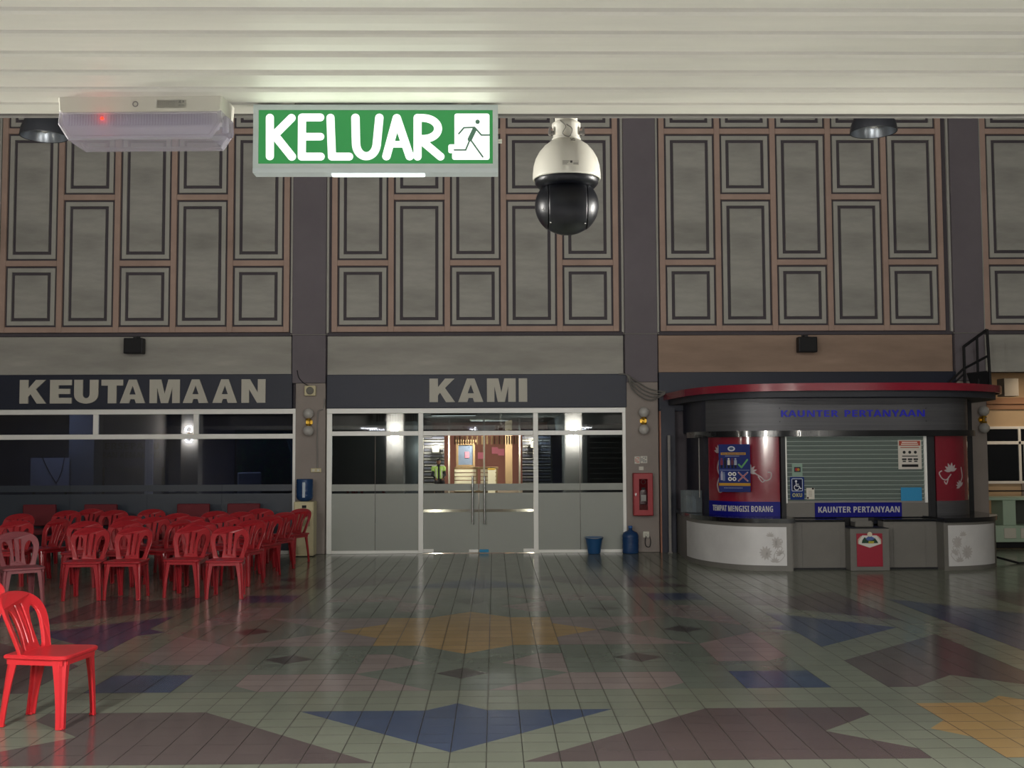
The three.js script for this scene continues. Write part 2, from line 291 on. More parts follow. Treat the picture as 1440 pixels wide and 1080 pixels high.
// ------------------------------------------------------------------ under the canopy edge: exit sign, emergency light, security camera
function printed(w, h, draw) { const c = document.createElement('canvas'); c.width = w; c.height = h; const x = c.getContext('2d'); draw(x, w, h); const t = new THREE.CanvasTexture(c); t.colorSpace = THREE.SRGBColorSpace; t.magFilter = THREE.LinearFilter; return t; }
function printPlate(w, h, d, tex, o = {}) {                        // a thin board with its print filling the front face
  const g = new THREE.BoxGeometry(w, h, d).translate(0, 0, d / 2), uv = g.attributes.uv, n = g.attributes.normal;
  for (let i = 0; i < uv.count; i++) if (n.getZ(i) < 0.5) uv.setXY(i, 0.01, 0.01);
  return [g, phys(0xffffff, 0.5, { map: tex, ...o })];
}
const stroke = (x, pts, w, c) => { x.strokeStyle = c; x.lineWidth = w; x.lineCap = x.lineJoin = 'round'; x.beginPath(); pts.forEach(([a, b], i) => i ? x.lineTo(a, b) : x.moveTo(a, b)); x.stroke(); };
{
  const W = 0.555, H = 0.148, zf = -2.5;
  const t = thing('exit_sign', 'green lit exit sign reading KELUAR with a running figure, under the canopy edge', 'exit sign', [-0.267, 2.373, zf]);
  add('case', [rb(W, H + 0.002, 0.034, 0, 0, -0.023, 0.006, 2), bx(W, 0.01, 0.04, 0, -H / 2 - 0.004, -0.018)], std(0xcfd8da, 0.4), t);
  const face = printed(1380, 340, (x, w, h) => {
    x.fillStyle = '#287a3e'; x.fillRect(0, 0, w, h);
    const S = (pts, lw = 48) => stroke(x, pts, lw, '#ffffff');
    S([[70, 54], [72, 286]]); S([[196, 56], [98, 158], [200, 288]], 50);
    S([[258, 54], [258, 288]]); S([[258, 52], [364, 52]]); S([[258, 168], [366, 168]], 46); S([[258, 288], [368, 288]]);
    S([[424, 54], [434, 288], [534, 288]]);
    x.strokeStyle = '#ffffff'; x.lineWidth = 50; x.beginPath(); x.moveTo(570, 54); x.lineTo(574, 206); x.bezierCurveTo(578, 312, 690, 312, 696, 206); x.lineTo(710, 54); x.stroke();
    S([[752, 286], [812, 56], [888, 286]], 50); S([[782, 214], [862, 214]], 40);
    S([[934, 54], [934, 288]]); x.beginPath(); x.moveTo(934, 56); x.bezierCurveTo(1092, 40, 1092, 196, 944, 180); x.lineTo(1068, 288); x.stroke();
    x.fillStyle = '#ffffff'; x.beginPath(); x.roundRect(1150, 28, 206, 280, 14); x.fill(); x.beginPath(); x.roundRect(1114, 214, 60, 54, 12); x.fill(); x.beginPath(); x.roundRect(1136, 262, 90, 46, 14); x.fill();
    const D = (pts, lw) => stroke(x, pts, lw, '#41614e');
    x.fillStyle = '#41614e'; x.beginPath(); x.arc(1286, 78, 13, 0, 7); x.fill();
    D([[1268, 124], [1240, 184]], 26); D([[1176, 150], [1206, 114], [1268, 112], [1308, 158], [1356, 158]], 9); D([[1240, 188], [1216, 248], [1150, 248]], 9); D([[1244, 186], [1316, 290]], 9);
  });
  const [g, m] = printPlate(W - 0.02, H - 0.018, 0.004, face, { emissive: 0xffffff, emissiveMap: face, emissiveIntensity: 1.0, roughness: 0.4 });
  m.color.set(0xbbbbbb);
  add('lit_face', g.translate(0, 0, -0.0065), m, t);
  add('rim', ringGeo(W, H, 0.012, 0.006).translate(0, 0, -0.006), std(0xc9d4d2, 0.4), t);
  add('lamp_tray', rb(0.212, 0.007, 0.02, 0.005, -H / 2 - 0.0105, -0.014, 0.003, 1), std(0xffffff, 0.4, { emissive: 0xe6f6f4, emissiveIntensity: 0.9 }), t, 'glowing strip under the case');
  add('hanger', [bx(0.03, 0.012, 0.03, -0.2, H / 2 + 0.003, -0.02), bx(0.03, 0.012, 0.03, 0.2, H / 2 + 0.003, -0.02)], M.whitePlastic, t);
  add('side_screw', new THREE.CylinderGeometry(0.005, 0.005, 0.01, 12).rotateZ(Math.PI / 2).translate(W / 2 + 0.004, -0.005, -0.02), M.whitePlastic, t);
  const l = new THREE.RectAreaLight(0xf2ffe6, LAMP.sign, W - 0.03, H - 0.03); l.position.set(0, 0, 0.004); l.rotation.set(0, Math.PI, 0); t.add(l);
}
{
  const t = thing('emergency_light', 'white emergency light with clear ribbed cover and a red indicator, fixed under the canopy edge', 'emergency light', [-0.783, 2.45, -2.5], -0.03);
  const prof = poly([[-0.18, 0], [0.18, 0], [0.178, -0.03], [0.17, -0.038], [-0.17, -0.038], [-0.178, -0.03]]);
  add('base', extrude(prof, 0.096, 0.004).translate(0, 0, -0.05), M.whitePlastic, t);
  const clear = phys(0xe9e6ee, 0.18, { transmission: 0.75, thickness: 0 });
  const cover = extrude(poly([[-0.178, -0.036], [0.178, -0.036], [0.18, -0.06], [0.158, -0.094], [-0.158, -0.094], [-0.18, -0.06]], [[[-0.172, -0.038], [-0.174, -0.06], [-0.155, -0.089], [0.155, -0.089], [0.174, -0.06], [0.172, -0.038]]]), 0.1, 0.003).translate(0, 0, -0.052);
  add('cover', cover, clear, t, 'clear plastic cover');
  add('cover_front', [extrude(poly([[-0.172, -0.04], [0.172, -0.04], [0.174, -0.06], [0.155, -0.09], [-0.155, -0.09], [-0.174, -0.06]]), 0.003).translate(0, 0, 0.046), ...Array.from({ length: 52 }, (_, i) => bx(0.0022, 0.024, 0.003, -0.158 + i * 0.0062, -0.053, 0.051))], clear, t);
  add('reflector', [rb(0.31, 0.016, 0.07, 0, -0.047, -0.002, 0.004, 1)], std(0xe2dfe4, 0.35), t);
  add('tube', new THREE.CylinderGeometry(0.008, 0.008, 0.29, 16).rotateZ(Math.PI / 2).translate(0, -0.068, -0.01), std(0xf2f0f4, 0.3), t);
  add('indicator', ball(0.0032, -0.083, -0.05, 0.0525), std(0xff2a1c, 0.3, { emissive: 0xff2a10, emissiveIntensity: 4 }), t, 'red glowing indicator');
  const pl = new THREE.PointLight(0xff1a10, 0.002); pl.position.set(-0.083, -0.05, 0.0525); t.add(pl);
  add('test_button', new THREE.TorusGeometry(0.0055, 0.0012, 8, 24).translate(-0.01, -0.018, 0.051), M.rail, t);
  const [g, m] = printPlate(0.066, 0.018, 0.001, printed(256, 72, (x, w, h) => {
    x.fillStyle = '#d6d3c6'; x.fillRect(0, 0, w, h); x.fillStyle = '#b4b0a4';
    for (let r = 0; r < 5; r++) for (let k = 0; k < 9; k++) x.fillRect(8 + k * 17 + (r % 2) * 3, 10 + r * 11, 13, 5);
    x.fillStyle = '#3c3a38'; x.fillRect(192, 4, 22, 26); x.fillRect(222, 6, 18, 20); x.fillStyle = '#8a867c'; x.fillRect(188, 44, 52, 8);
  }));
  add('print_label', g.translate(0.07, -0.018, 0.049), m, t);
  add('end_clip', rb(0.016, 0.04, 0.05, 0.183, -0.058, 0.0, 0.006), clear, t);
}
{
  const t = thing('security_camera', 'white domed security camera with a glossy black swivel head, hanging beside the exit sign', 'security camera', [0.189, 2.216, -2.85]);
  add('pole', [cyl(0.0295, 0.0295, 0.72, 0, 0.62, 0, 32), cyl(0.03, 0.03, 0.4, 0, 0.95, 0, 24).translate(0, -0.95, 0).rotateX(Math.PI / 2).translate(0, 0.96, 0.16)], M.whitePlastic, t);
  add('wall_flange', new THREE.CylinderGeometry(0.07, 0.07, 0.02, 24).rotateX(Math.PI / 2).translate(0, 0.96, 0.54), M.whitePlastic, t);
  add('arm_pipe', new THREE.CylinderGeometry(0.03, 0.03, 0.4, 24).rotateX(Math.PI / 2).translate(0, 0.96, 0.34), M.whitePlastic, t);
  add('collar', lathe([[0.001, 0.244], [0.037, 0.244], [0.0375, 0.25], [0.0345, 0.253], [0.0345, 0.278], [0.037, 0.282], [0.037, 0.29], [0.031, 0.294], [0.001, 0.294]]), M.whitePlastic, t);
  for (const s of [-1, 1]) add('collar_screw', [new THREE.CylinderGeometry(0.006, 0.006, 0.014, 12).rotateZ(Math.PI / 2).translate(s * 0.04, 0.264, 0.01), bx(0.006, 0.02, 0.01, s * 0.043, 0.267, 0.012)], M.rail, t);
  add('safety_wire', tube([[-0.018, 0.29, 0.034], [-0.004, 0.272, 0.041], [-0.012, 0.254, 0.04], [0.004, 0.244, 0.046], [0.012, 0.266, 0.041], [-0.002, 0.278, 0.04]], 0.0014, 30, 6), std(0x77746c, 0.5), t);
  add('housing', lathe([[0.001, 0.248], [0.03, 0.247], [0.042, 0.242], [0.058, 0.23], [0.071, 0.214], [0.0805, 0.196], [0.0855, 0.178], [0.0875, 0.16], [0.0878, 0.146], [0.086, 0.141], [0.08, 0.146], [0.078, 0.155], [0.001, 0.155]], 64), phys(0xd9d6c9, 0.35, { clearcoat: 0.15 }), t);
  add('shroud', lathe([[0.001, 0.152], [0.079, 0.152], [0.0835, 0.144], [0.081, 0.132], [0.074, 0.124], [0.06, 0.12], [0.001, 0.12]], 56), M.black, t);
  const part = (lo, hi, rr, sy) => { const g = new THREE.SphereGeometry(rr, 96, 64), p = g.attributes.position; for (let i = 0; i < p.count; i++) { const x = THREE.MathUtils.clamp(p.getX(i), lo, hi), q = Math.hypot(p.getY(i), p.getZ(i)), k = Math.min(1, Math.sqrt(Math.max(0, rr * rr - x * x)) / Math.max(q, 1e-6)); p.setXYZ(i, x * 1.05, p.getY(i) * k * (p.getY(i) > 0 ? 0.95 : sy), p.getZ(i) * k * 0.97); }; g.computeVertexNormals(); return g.translate(0, 0.076, 0); };
  add('yoke', part(0.0485, 1, 0.0785, 1), M.black, t); add('yoke', part(-1, -0.0485, 0.0785, 1), M.black, t);
  add('head', part(-0.0465, 0.0465, 0.078, 0.98), M.black, t);
  add('head_screw', [ball(0.0026, -0.044, 0.024, 0.04), ball(0.0026, 0.044, 0.022, 0.04), ball(0.003, -0.062, 0.056, 0.045)], M.chrome, t);
  const [g, m] = printPlate(0.042, 0.013, 0.0012, printed(168, 52, (x, w, h) => { x.fillStyle = '#cfccc0'; x.fillRect(0, 0, w, h); x.fillStyle = '#77746c'; for (let r = 0; r < 3; r++) x.fillRect(6, 6 + r * 15, 70 - r * 12, 6); x.fillStyle = '#4a4844'; x.fillRect(82, 4, 22, 24); x.fillStyle = '#a8a59a'; x.fillRect(114, 26, 48, 22); }));
  add('print_label', g.rotateX(-0.15).translate(0.004, 0.166, 0.0862), m, t);
  const [g2, m2] = printPlate(0.014, 0.014, 0.001, printed(56, 56, (x, w, h) => { x.fillStyle = '#cfccc0'; x.fillRect(0, 0, w, h); x.fillStyle = '#6c695f'; for (let i = 0; i < 30; i++) x.fillRect(6 + (i * 13) % 44, 6 + (i * 29) % 44, 7, 7); }));
  add('print_label', g2.rotateX(-0.72).translate(0.012, 0.234, 0.0545), m2, t);
}
for (const [x, y, label] of [[-4.87, 5.08, 'dark dome pendant lamp seen behind the emergency light'], [4.17, 5.13, 'dark dome pendant lamp over the inquiry kiosk']]) {
  const t = thing('pendant_lamp', label, 'pendant lamp', [x, y, -12], 0);
  add('shade', lathe([[0.25, 0], [0.252, 0.01], [0.238, 0.09], [0.2, 0.18], [0.13, 0.235], [0.06, 0.25], [0.055, 0.243], [0.125, 0.227], [0.192, 0.175], [0.23, 0.09], [0.244, 0.0], [0.25, 0]], 48), phys(0x34363c, 0.35), t);
  add('reflector', lathe([[0.242, 0.004], [0.226, 0.09], [0.188, 0.17], [0.122, 0.22], [0.05, 0.236]], 40), phys(0x8f959c, 0.3, { metalness: 0.6 }), t);
  add('bulb', lathe([[0.001, 0.04], [0.03, 0.05], [0.045, 0.08], [0.035, 0.12], [0.022, 0.16], [0.022, 0.22], [0.001, 0.22]]), phys(0xe6e6e2, 0.12), t);
  add('gear_box', cyl(0.085, 0.07, 0.2, 0, 0.34, 0, 24), M.blackMat, t);
  add('stem', cyl(0.012, 0.012, 8.7 - y - 0.44, 0, 0.44 + (8.7 - y - 0.44) / 2, 0, 10), M.blackMat, t);
}

// ------------------------------------------------------------------ lettering
function letterShape(c, w, t) {
  const q = {
    K: [[0, 0], [0, 1], [t, 1], [t, 0.63], [w * 0.62, 1], [w, 1], [w * 0.62, 0.6], [w * 1.02, 0], [w * 0.66, 0], [w * 0.42, 0.4], [t, 0.28], [t, 0]],
    E: [[0, 0], [0, 1], [w, 1], [w, 0.77], [t, 0.77], [t, 0.62], [w * 0.93, 0.62], [w * 0.93, 0.4], [t, 0.4], [t, 0.24], [w, 0.24], [w, 0]],
    T: [[w / 2 - t / 2, 0], [w / 2 - t / 2, 0.75], [0, 0.75], [0, 1], [w, 1], [w, 0.75], [w / 2 + t / 2, 0.75], [w / 2 + t / 2, 0]],
    I: [[0, 0], [0, 1], [t, 1], [t, 0]],
    N: [[0, 0], [0, 1], [t * 0.98, 1], [w - t * 0.9, 0.44], [w - t * 0.9, 1], [w, 1], [w, 0], [w - t * 0.98, 0], [t * 0.9, 0.57], [t * 0.9, 0]],
    M: [[0, 0], [0, 1], [t * 1.35, 1], [w / 2, 0.4], [w - t * 1.35, 1], [w, 1], [w, 0], [w - t * 0.88, 0], [w - t * 0.88, 0.66], [w / 2 + t * 0.42, 0], [w / 2 - t * 0.42, 0], [t * 0.88, 0.66], [t * 0.88, 0]],
  };
  if (c === 'A') return poly([[0, 0], [w * 0.35, 1], [w * 0.65, 1], [w, 0], [w - t * 1.08, 0], [w - t * 1.08 - w * 0.05, 0.17], [t * 1.08 + w * 0.05, 0.17], [t * 1.08, 0]], [[[w * 0.5, 0.74], [w * 0.5 + w * 0.125, 0.37], [w * 0.5 - w * 0.125, 0.37]]]);
  if (c === 'U') { const s = new THREE.Shape(); s.moveTo(0, 1); s.lineTo(0, 0.38); s.bezierCurveTo(0, -0.14, w, -0.14, w, 0.38); s.lineTo(w, 1); s.lineTo(w - t, 1); s.lineTo(w - t, 0.4); s.bezierCurveTo(w - t, 0.16, t, 0.16, t, 0.4); s.lineTo(t, 1); s.closePath(); return s; }
  return poly(q[c]);
}
const font = await new FontLoader().loadAsync('fonts/droid/droid_sans_bold.typeface.json');
function textGeos(str, width, height, depth) {                    // one geometry per letter, the whole fitted into width x height, left bottom at the origin
  const probe = new TextGeometry(str, { font, size: 1, depth: 0.1, curveSegments: 4 }); probe.computeBoundingBox();
  const b = probe.boundingBox, kx = width / (b.max.x - b.min.x), ky = height / (b.max.y - b.min.y), res = font.data.resolution, out = [];
  let pen = 0;
  for (const ch of str) {
    if (ch !== ' ') out.push(new TextGeometry(ch, { font, size: 1, depth: 1, curveSegments: 4 }).translate(pen - b.min.x, -b.min.y, 0).scale(kx, ky, depth));
    pen += font.data.glyphs[ch].ha / res;
  }
  return out;
}
function nameBoard(label, x0, x1, y0, y1, letters, ly, lh) {
  const t = thing('name_board', label, 'sign', [(x0 + x1) / 2, y0, ZW]);
  wadd('board', rspan(x0, x1, y0, y1, ZW - 0.02, ZW + 0.09, 0.01), M.navy, t);
  for (const [c, a, b, k] of letters) { const w = (b - a) / lh, g = extrude(letterShape(c, w, k ?? 0.36), 0.03 / lh).scale(lh, lh, lh).translate(a, ly, ZW + 0.088); wadd('letter', g, M.letter, t); }
  return t;
}
nameBoard('navy board with raised pale letters reading KEUTAMAAN over the left shopfront', -8.2, -3.3, 2.365, 2.93, [['K', -7.71, -7.29], ['E', -7.22, -6.87], ['U', -6.83, -6.44], ['T', -6.39, -6.04], ['A', -6.09, -5.68], ['M', -5.61, -5.12], ['A', -5.07, -4.66], ['A', -4.59, -4.19], ['N', -4.12, -3.73]], 2.46, 0.385);
nameBoard('navy board with raised pale letters reading KAMI over the glass doors', -2.74, 2.17, 2.365, 2.915, [['K', -1.06, -0.65], ['A', -0.59, -0.18], ['M', -0.12, 0.35], ['I', 0.4, 0.54]], 2.46, 0.385);
{ const t = thing('name_board', 'dark blank navy board on the wall behind the kiosk roof', 'board', [5.1, 2.4, ZW]); wadd('board', rspan(2.7, 7.62, 2.3, 2.94, ZW - 0.02, ZW + 0.09, 0.01), M.navy, t); }

// ------------------------------------------------------------------ shopfronts
const FZ = ZW + 0.02;                                             // plane of the frames
const member = (x0, x1, y0, y1, s, z = FZ, d = 0.06) => add('frame_bar', rspan(x0, x1, y0, y1, z - d / 2, z + d / 2, 0.006), M.alu, s);
const pane = (x0, x1, y0, y1, s, m, z = FZ - 0.004) => add('pane', span(x0, x1, y0, y1, z - 0.004, z + 0.004), m, s);
const filmOn = (x0, x1, y0, y1, s, m, z = FZ) => add('frosted_film', span(x0, x1, y0, y1, z + 0.001, z + 0.003), m, s);
{
  const s = struct('window_1'), x0 = -8.17, x1 = -3.22;
  member(x0, x1, 2.28, 2.365, s); member(x0 + 0.07, x1 - 0.07, 1.875, 1.955, s); member(x1 - 0.075, x1, 0, 2.28, s); member(x0, x0 + 0.075, 0, 2.28, s); member(x0 + 0.075, x1 - 0.075, 0, 0.06, s);
  member(-6.54, -6.455, 1.955, 2.28, s); member(-4.91, -4.825, 1.955, 2.28, s); member(-5.71, -5.585, 0.06, 1.875, s, FZ - 0.06);
  for (const [a, b] of [[x0 + 0.075, -6.54], [-6.455, -4.91], [-4.825, x1 - 0.075]]) pane(a, b, 1.955, 2.28, s, M.darkGlass);
  for (const [a, b] of [[x0 + 0.075, -6.9], [-6.9, -5.65], [-5.65, -4.44], [-4.44, x1 - 0.075]]) { pane(a, b, 0.06, 1.875, s, M.darkGlass); for (const [c, d] of [[0.06, 0.985], [1.025, 1.13]]) filmOn(a, b - 0.004, c, d, s, M.darkFilm); }
}
{
  const s = struct('window_2');
  member(-2.74, 2.17, 2.28, 2.365, s); member(-2.74, -2.655, 0, 2.28, s); member(2.1, 2.185, 0, 2.28, s); member(-1.245, -1.165, 0, 2.28, s); member(0.635, 0.715, 0, 2.28, s);
  for (const [a, b] of [[-2.655, -1.245], [-1.165, 0.635], [0.715, 2.1]]) { member(a, b, 1.915, 1.99, s); pane(a, b, 1.99, 2.28, s, M.clear); }
  member(-2.655, -1.245, 0, 0.05, s); member(0.715, 2.1, 0, 0.05, s);
  for (const [a, m, b] of [[-2.655, -1.95, -1.245], [0.715, 1.4, 2.1]]) for (const [c, d] of [[a, m - 0.004], [m + 0.004, b]]) { pane(c, d, 0.05, 1.915, s, M.clear); for (const [e, f] of [[0.05, 0.975], [1.015, 1.125]]) filmOn(c, d, e, f, s, M.film); }
  [[-1.166, -0.262], [-0.258, 0.636]].forEach(([a, b], i) => {
    const d = struct('door_' + (i + 1));
    pane(a, b, 0.006, 1.905, d, M.doorGlass); for (const [e, f] of [[0.006, 0.665], [0.71, 0.975], [1.015, 1.125]]) filmOn(a + 0.003, b - 0.003, e, f, d, M.film);
    const hx = i ? -0.165 : -0.36;
    add('handle', [new THREE.CylinderGeometry(0.016, 0.016, 0.78, 16).translate(hx, 0.86, FZ + 0.075), ...[0.6, 1.12].map((y) => new THREE.CylinderGeometry(0.01, 0.01, 0.08, 12).rotateX(Math.PI / 2).translate(hx, y, FZ + 0.035))], M.chrome, d);
    const e = i ? b - 0.17 : a; add('patch_fitting', rspan(e, e + 0.17, 0.012, 0.07, FZ - 0.02, FZ + 0.025), M.alu, d);
    const k = i ? -0.25 : -0.42; add('patch_fitting', rspan(k, k + 0.15, 0.012, 0.06, FZ - 0.02, FZ + 0.025), i ? M.cyan : M.alu, d);
    add('patch_fitting', rspan(i ? b - 0.15 : a, i ? b : a + 0.15, 1.88, 1.908, FZ - 0.02, FZ + 0.02), M.alu, d);
  });
}

// ------------------------------------------------------------------ things on the piers and along the front
for (const [x, y, label] of [[-5.85, 3.26, 'small black wall speaker on the plain band above KEUTAMAAN'], [5.135, 3.25, 'small black wall speaker on the ochre band above the kiosk']]) {
  const t = thing('wall_speaker', label, 'speaker', [x, y, ZW]);
  add('cabinet', rb(0.31, 0.255, 0.16, 0, 0.128, 0.16, 0.015), M.dark, t); add('grille', rb(0.28, 0.225, 0.012, 0, 0.128, 0.243, 0.006), M.blackMat, t); add('bracket', [bx(0.06, 0.04, 0.1, 0, 0.27, 0.09), bx(0.1, 0.06, 0.02, 0, 0.27, 0.03)], M.dark, t);
}
{
  const t = thing('siren_box', 'small white sounder box with a round grille high on the pier above the globe lamp', 'alarm', [-3.005, 2.57, ZW + 0.06]);
  add('box', rb(0.185, 0.165, 0.07, 0, 0.083, 0.035, 0.012), M.ivory, t); add('grille', [new THREE.CylinderGeometry(0.052, 0.052, 0.012, 28).rotateX(Math.PI / 2).translate(0, 0.083, 0.074), new THREE.TorusGeometry(0.058, 0.006, 8, 32).translate(0, 0.083, 0.072)], std(0x6f6c62, 0.6), t);
  add('cable', tube([[-0.02, 0.16, 0.02], [-0.12, 0.22, 0.02], [-0.19, 0.3, 0.02], [-0.22, 0.42, 0.02]], 0.008), M.dark, t);
}
{
  const t = thing('switch_box', 'white double switch box with its conduit on the pier above the water dispenser', 'switch', [-2.905, 1.325, ZW + 0.06]);
  add('box', rb(0.17, 0.066, 0.04, 0, 0.033, 0.02, 0.008), M.ivory, t); for (const s of [-1, 1]) add('rocker', rb(0.04, 0.035, 0.012, s * 0.04, 0.033, 0.042, 0.004), M.whitePlastic, t);
  add('conduit', tube([[0.02, 0.06, 0.014], [0.02, 0.9, 0.014], [0.04, 1.0, 0.014], [0.11, 1.03, 0.014], [0.125, 1.1, 0.014], [0.125, 1.2, 0.014]], 0.012, 40), M.rail, t);
}
{
  const t = thing('water_dispenser', 'cream water dispenser standing against the pier beside the red chairs', 'water dispenser', [-3.03, 0, -18.0]);
  add('body', rb(0.32, 0.86, 0.32, 0, 0.44, 0, 0.02), M.ivory, t);
  add('top_panel', rb(0.29, 0.13, 0.012, 0, 0.79, 0.163, 0.006), M.ivory, t);
  add('display', rb(0.07, 0.045, 0.012, 0.01, 0.79, 0.168, 0.004), M.blackMat, t, 'small black display window');
  add('tap_niche', rb(0.17, 0.24, 0.012, 0.02, 0.6, 0.163, 0.03), std(0xa99f7c, 0.5), t); for (const s of [-1, 1]) add('tap', [rb(0.025, 0.03, 0.05, 0.02 + s * 0.04, 0.66, 0.185, 0.006), cyl(0.007, 0.007, 0.03, 0.02 + s * 0.04, 0.635, 0.2, 10)], s < 0 ? M.water : M.redDimmed, t);
  add('lower_door', rb(0.28, 0.38, 0.012, 0, 0.24, 0.163, 0.008), M.ivory, t); add('foot', [bx(0.28, 0.03, 0.26, 0, 0.012, 0)], M.blackMat, t);
}
function bigBottle(label, p, upright) {
  const t = thing('water_bottle', label, 'bottle', p);
  const prof = [[0.001, 0], [0.12, 0], [0.133, 0.012], [0.135, 0.06], [0.13, 0.07], [0.135, 0.08], [0.135, 0.15], [0.129, 0.16], [0.135, 0.17], [0.135, 0.235], [0.129, 0.245], [0.135, 0.255], [0.135, 0.29], [0.115, 0.335], [0.06, 0.362], [0.034, 0.375], [0.03, 0.42], [0.001, 0.42]];
  const body = lathe(prof, 48); if (!upright) body.rotateX(Math.PI).translate(0, 0.375, 0);
  add('body', body, M.water, t);
  if (upright) add('cap', cyl(0.034, 0.034, 0.035, 0, 0.425, 0), std(0x2c5da0, 0.5), t);
  else { add('print_label', new THREE.CylinderGeometry(0.1365, 0.1365, 0.24, 12, 1, true, -0.12, 0.3).translate(0, 0.2, 0), std(0xb9c6d2, 0.5, { side: THREE.DoubleSide }), t, 'pale upright print'); }
}
bigBottle('dark blue water bottle upside down on top of the water dispenser', [-3.04, 0.853, -18.0], false);
bigBottle('blue water bottle standing on the floor below the fire cabinet', [2.19, 0, -18.12], true);
{
  const t = thing('bucket', 'blue plastic bucket on the floor before the right glass panel', 'bucket', [1.6, 0, -18.1]);
  add('body', lathe([[0.001, 0.006], [0.095, 0], [0.1, 0.01], [0.135, 0.23], [0.146, 0.235], [0.148, 0.265], [0.14, 0.27], [0.128, 0.235], [0.096, 0.018], [0.001, 0.018]], 44), M.bucket, t);
  add('rim', new THREE.TorusGeometry(0.143, 0.008, 8, 40).rotateX(Math.PI / 2).translate(0, 0.262, 0), std(0x7f8fa6, 0.4), t, 'paler rim');
  add('handle', tube([[-0.146, 0.25, 0], [-0.13, 0.26, 0.08], [0, 0.25, 0.15], [0.13, 0.26, 0.08], [0.146, 0.25, 0]], 0.004), M.rail, t);
}
{
  const t = thing('fire_cabinet', 'red fire extinguisher cabinet with a small window on the pier beside the glass front', 'fire cabinet', [2.41, 0.6, ZW + 0.06]);
  add('box', [rb(0.32, 0.69, 0.16, 0, 0.345, 0.08, 0.012)], std(0x9c1c26, 0.45), t);
  add('door', ringGeo(0.29, 0.66, 0.075, 0.012).translate(0, 0.345, 0.16), std(0xa51e28, 0.4), t);
  add('window_pane', bx(0.14, 0.5, 0.004, 0, 0.345, 0.163), phys(0x7d2028, 0.05, { transmission: 0.6, thickness: 0 }), t);
  add('emblem', new THREE.TorusGeometry(0.035, 0.006, 8, 28).translate(0, 0.55, 0.17), std(0x4a1218, 0.5), t); add('lock', rb(0.02, 0.05, 0.02, -0.125, 0.345, 0.175, 0.004), M.chrome, t);
  const x = thing('fire_extinguisher', 'dark fire extinguisher seen inside the window of the red fire cabinet', 'extinguisher', [2.41, 0.78, ZW + 0.226]);
  add('cylinder', lathe([[0.001, 0], [0.052, 0], [0.058, 0.01], [0.058, 0.2], [0.045, 0.235], [0.02, 0.25], [0.001, 0.25]]).scale(1, 1, 0.16), std(0x3a1418, 0.3), x); add('instruction_label', rb(0.08, 0.1, 0.004, 0, 0.11, 0.011, 0.001), std(0x9a9894, 0.6), x); add('valve', rb(0.06, 0.03, 0.012, 0.0, 0.262, 0, 0.004), M.blackMat, x);
}
[['notice', 2.335, 1.44, 0.085, 0.12, 'white notice with red print above the fire cabinet, left of the two', '#c8524c'], ['notice', 2.445, 1.45, 0.11, 0.115, 'white notice with grey print above the fire cabinet, right of the two', '#6a6a72'], ['notice', 2.4, 1.335, 0.075, 0.06, 'small blank card just above the fire cabinet', '#c9c5b8']].forEach(([n, x, y, w, h, label, c]) => {
  const t = thing(n, label, 'notice', [x, y, ZW + 0.061]);
  const [g, m] = printPlate(w, h, 0.004, printed(64, 80, (k, W, H) => { k.fillStyle = '#cfcbc0'; k.fillRect(0, 0, W, H); k.fillStyle = c; for (let i = 0; i < 5; i++) for (let j = 0; j < 3; j++) if ((i * 7 + j * 5) % 4) k.fillRect(6 + j * 18, 10 + i * 13, 14, 7); }));
  add('sheet', g.translate(0, h / 2, 0), m, t);
});
{
  const t = thing('wall_socket', 'white wall socket with a looped cable low on the pier by the blue bottle', 'socket', [2.465, 0.24, ZW + 0.06]);
  add('plate', rb(0.1, 0.1, 0.03, 0, 0.05, 0.015, 0.006), M.whitePlastic, t); add('plug', rb(0.04, 0.04, 0.04, 0, 0.045, 0.045, 0.006), M.whitePlastic, t);
  add('cable', tube([[0, 0.03, 0.05], [-0.02, -0.05, 0.04], [0.0, -0.14, 0.03], [0.05, -0.15, 0.03], [0.07, -0.08, 0.03], [0.06, 0.02, 0.02]], 0.006, 30), M.dark, t);
}
for (let i = 0; i < 4; i++) {
  const t = thing('cable', 'grey cable sagging across the pier to the kiosk roof, ' + ['highest of four', 'second of four', 'third of four', 'lowest of four'][i], 'cable', [2.16, 2.9, ZW + 0.12], 0, 'cables across the pier');
  add('cord', tube([[-0.12, 0.01, -0.02], [0.0, 0.0, 0.0], [0.16 - i * 0.02, -0.1 - i * 0.045, 0.01], [0.34 - i * 0.03, -0.22 - i * 0.05, 0.02], [0.5 - i * 0.03, -0.27 - i * 0.05, 0.05], [0.62, -0.29 - i * 0.012, 0.12]], 0.011, 36), std(0x6d6a66, 0.6), t);
}

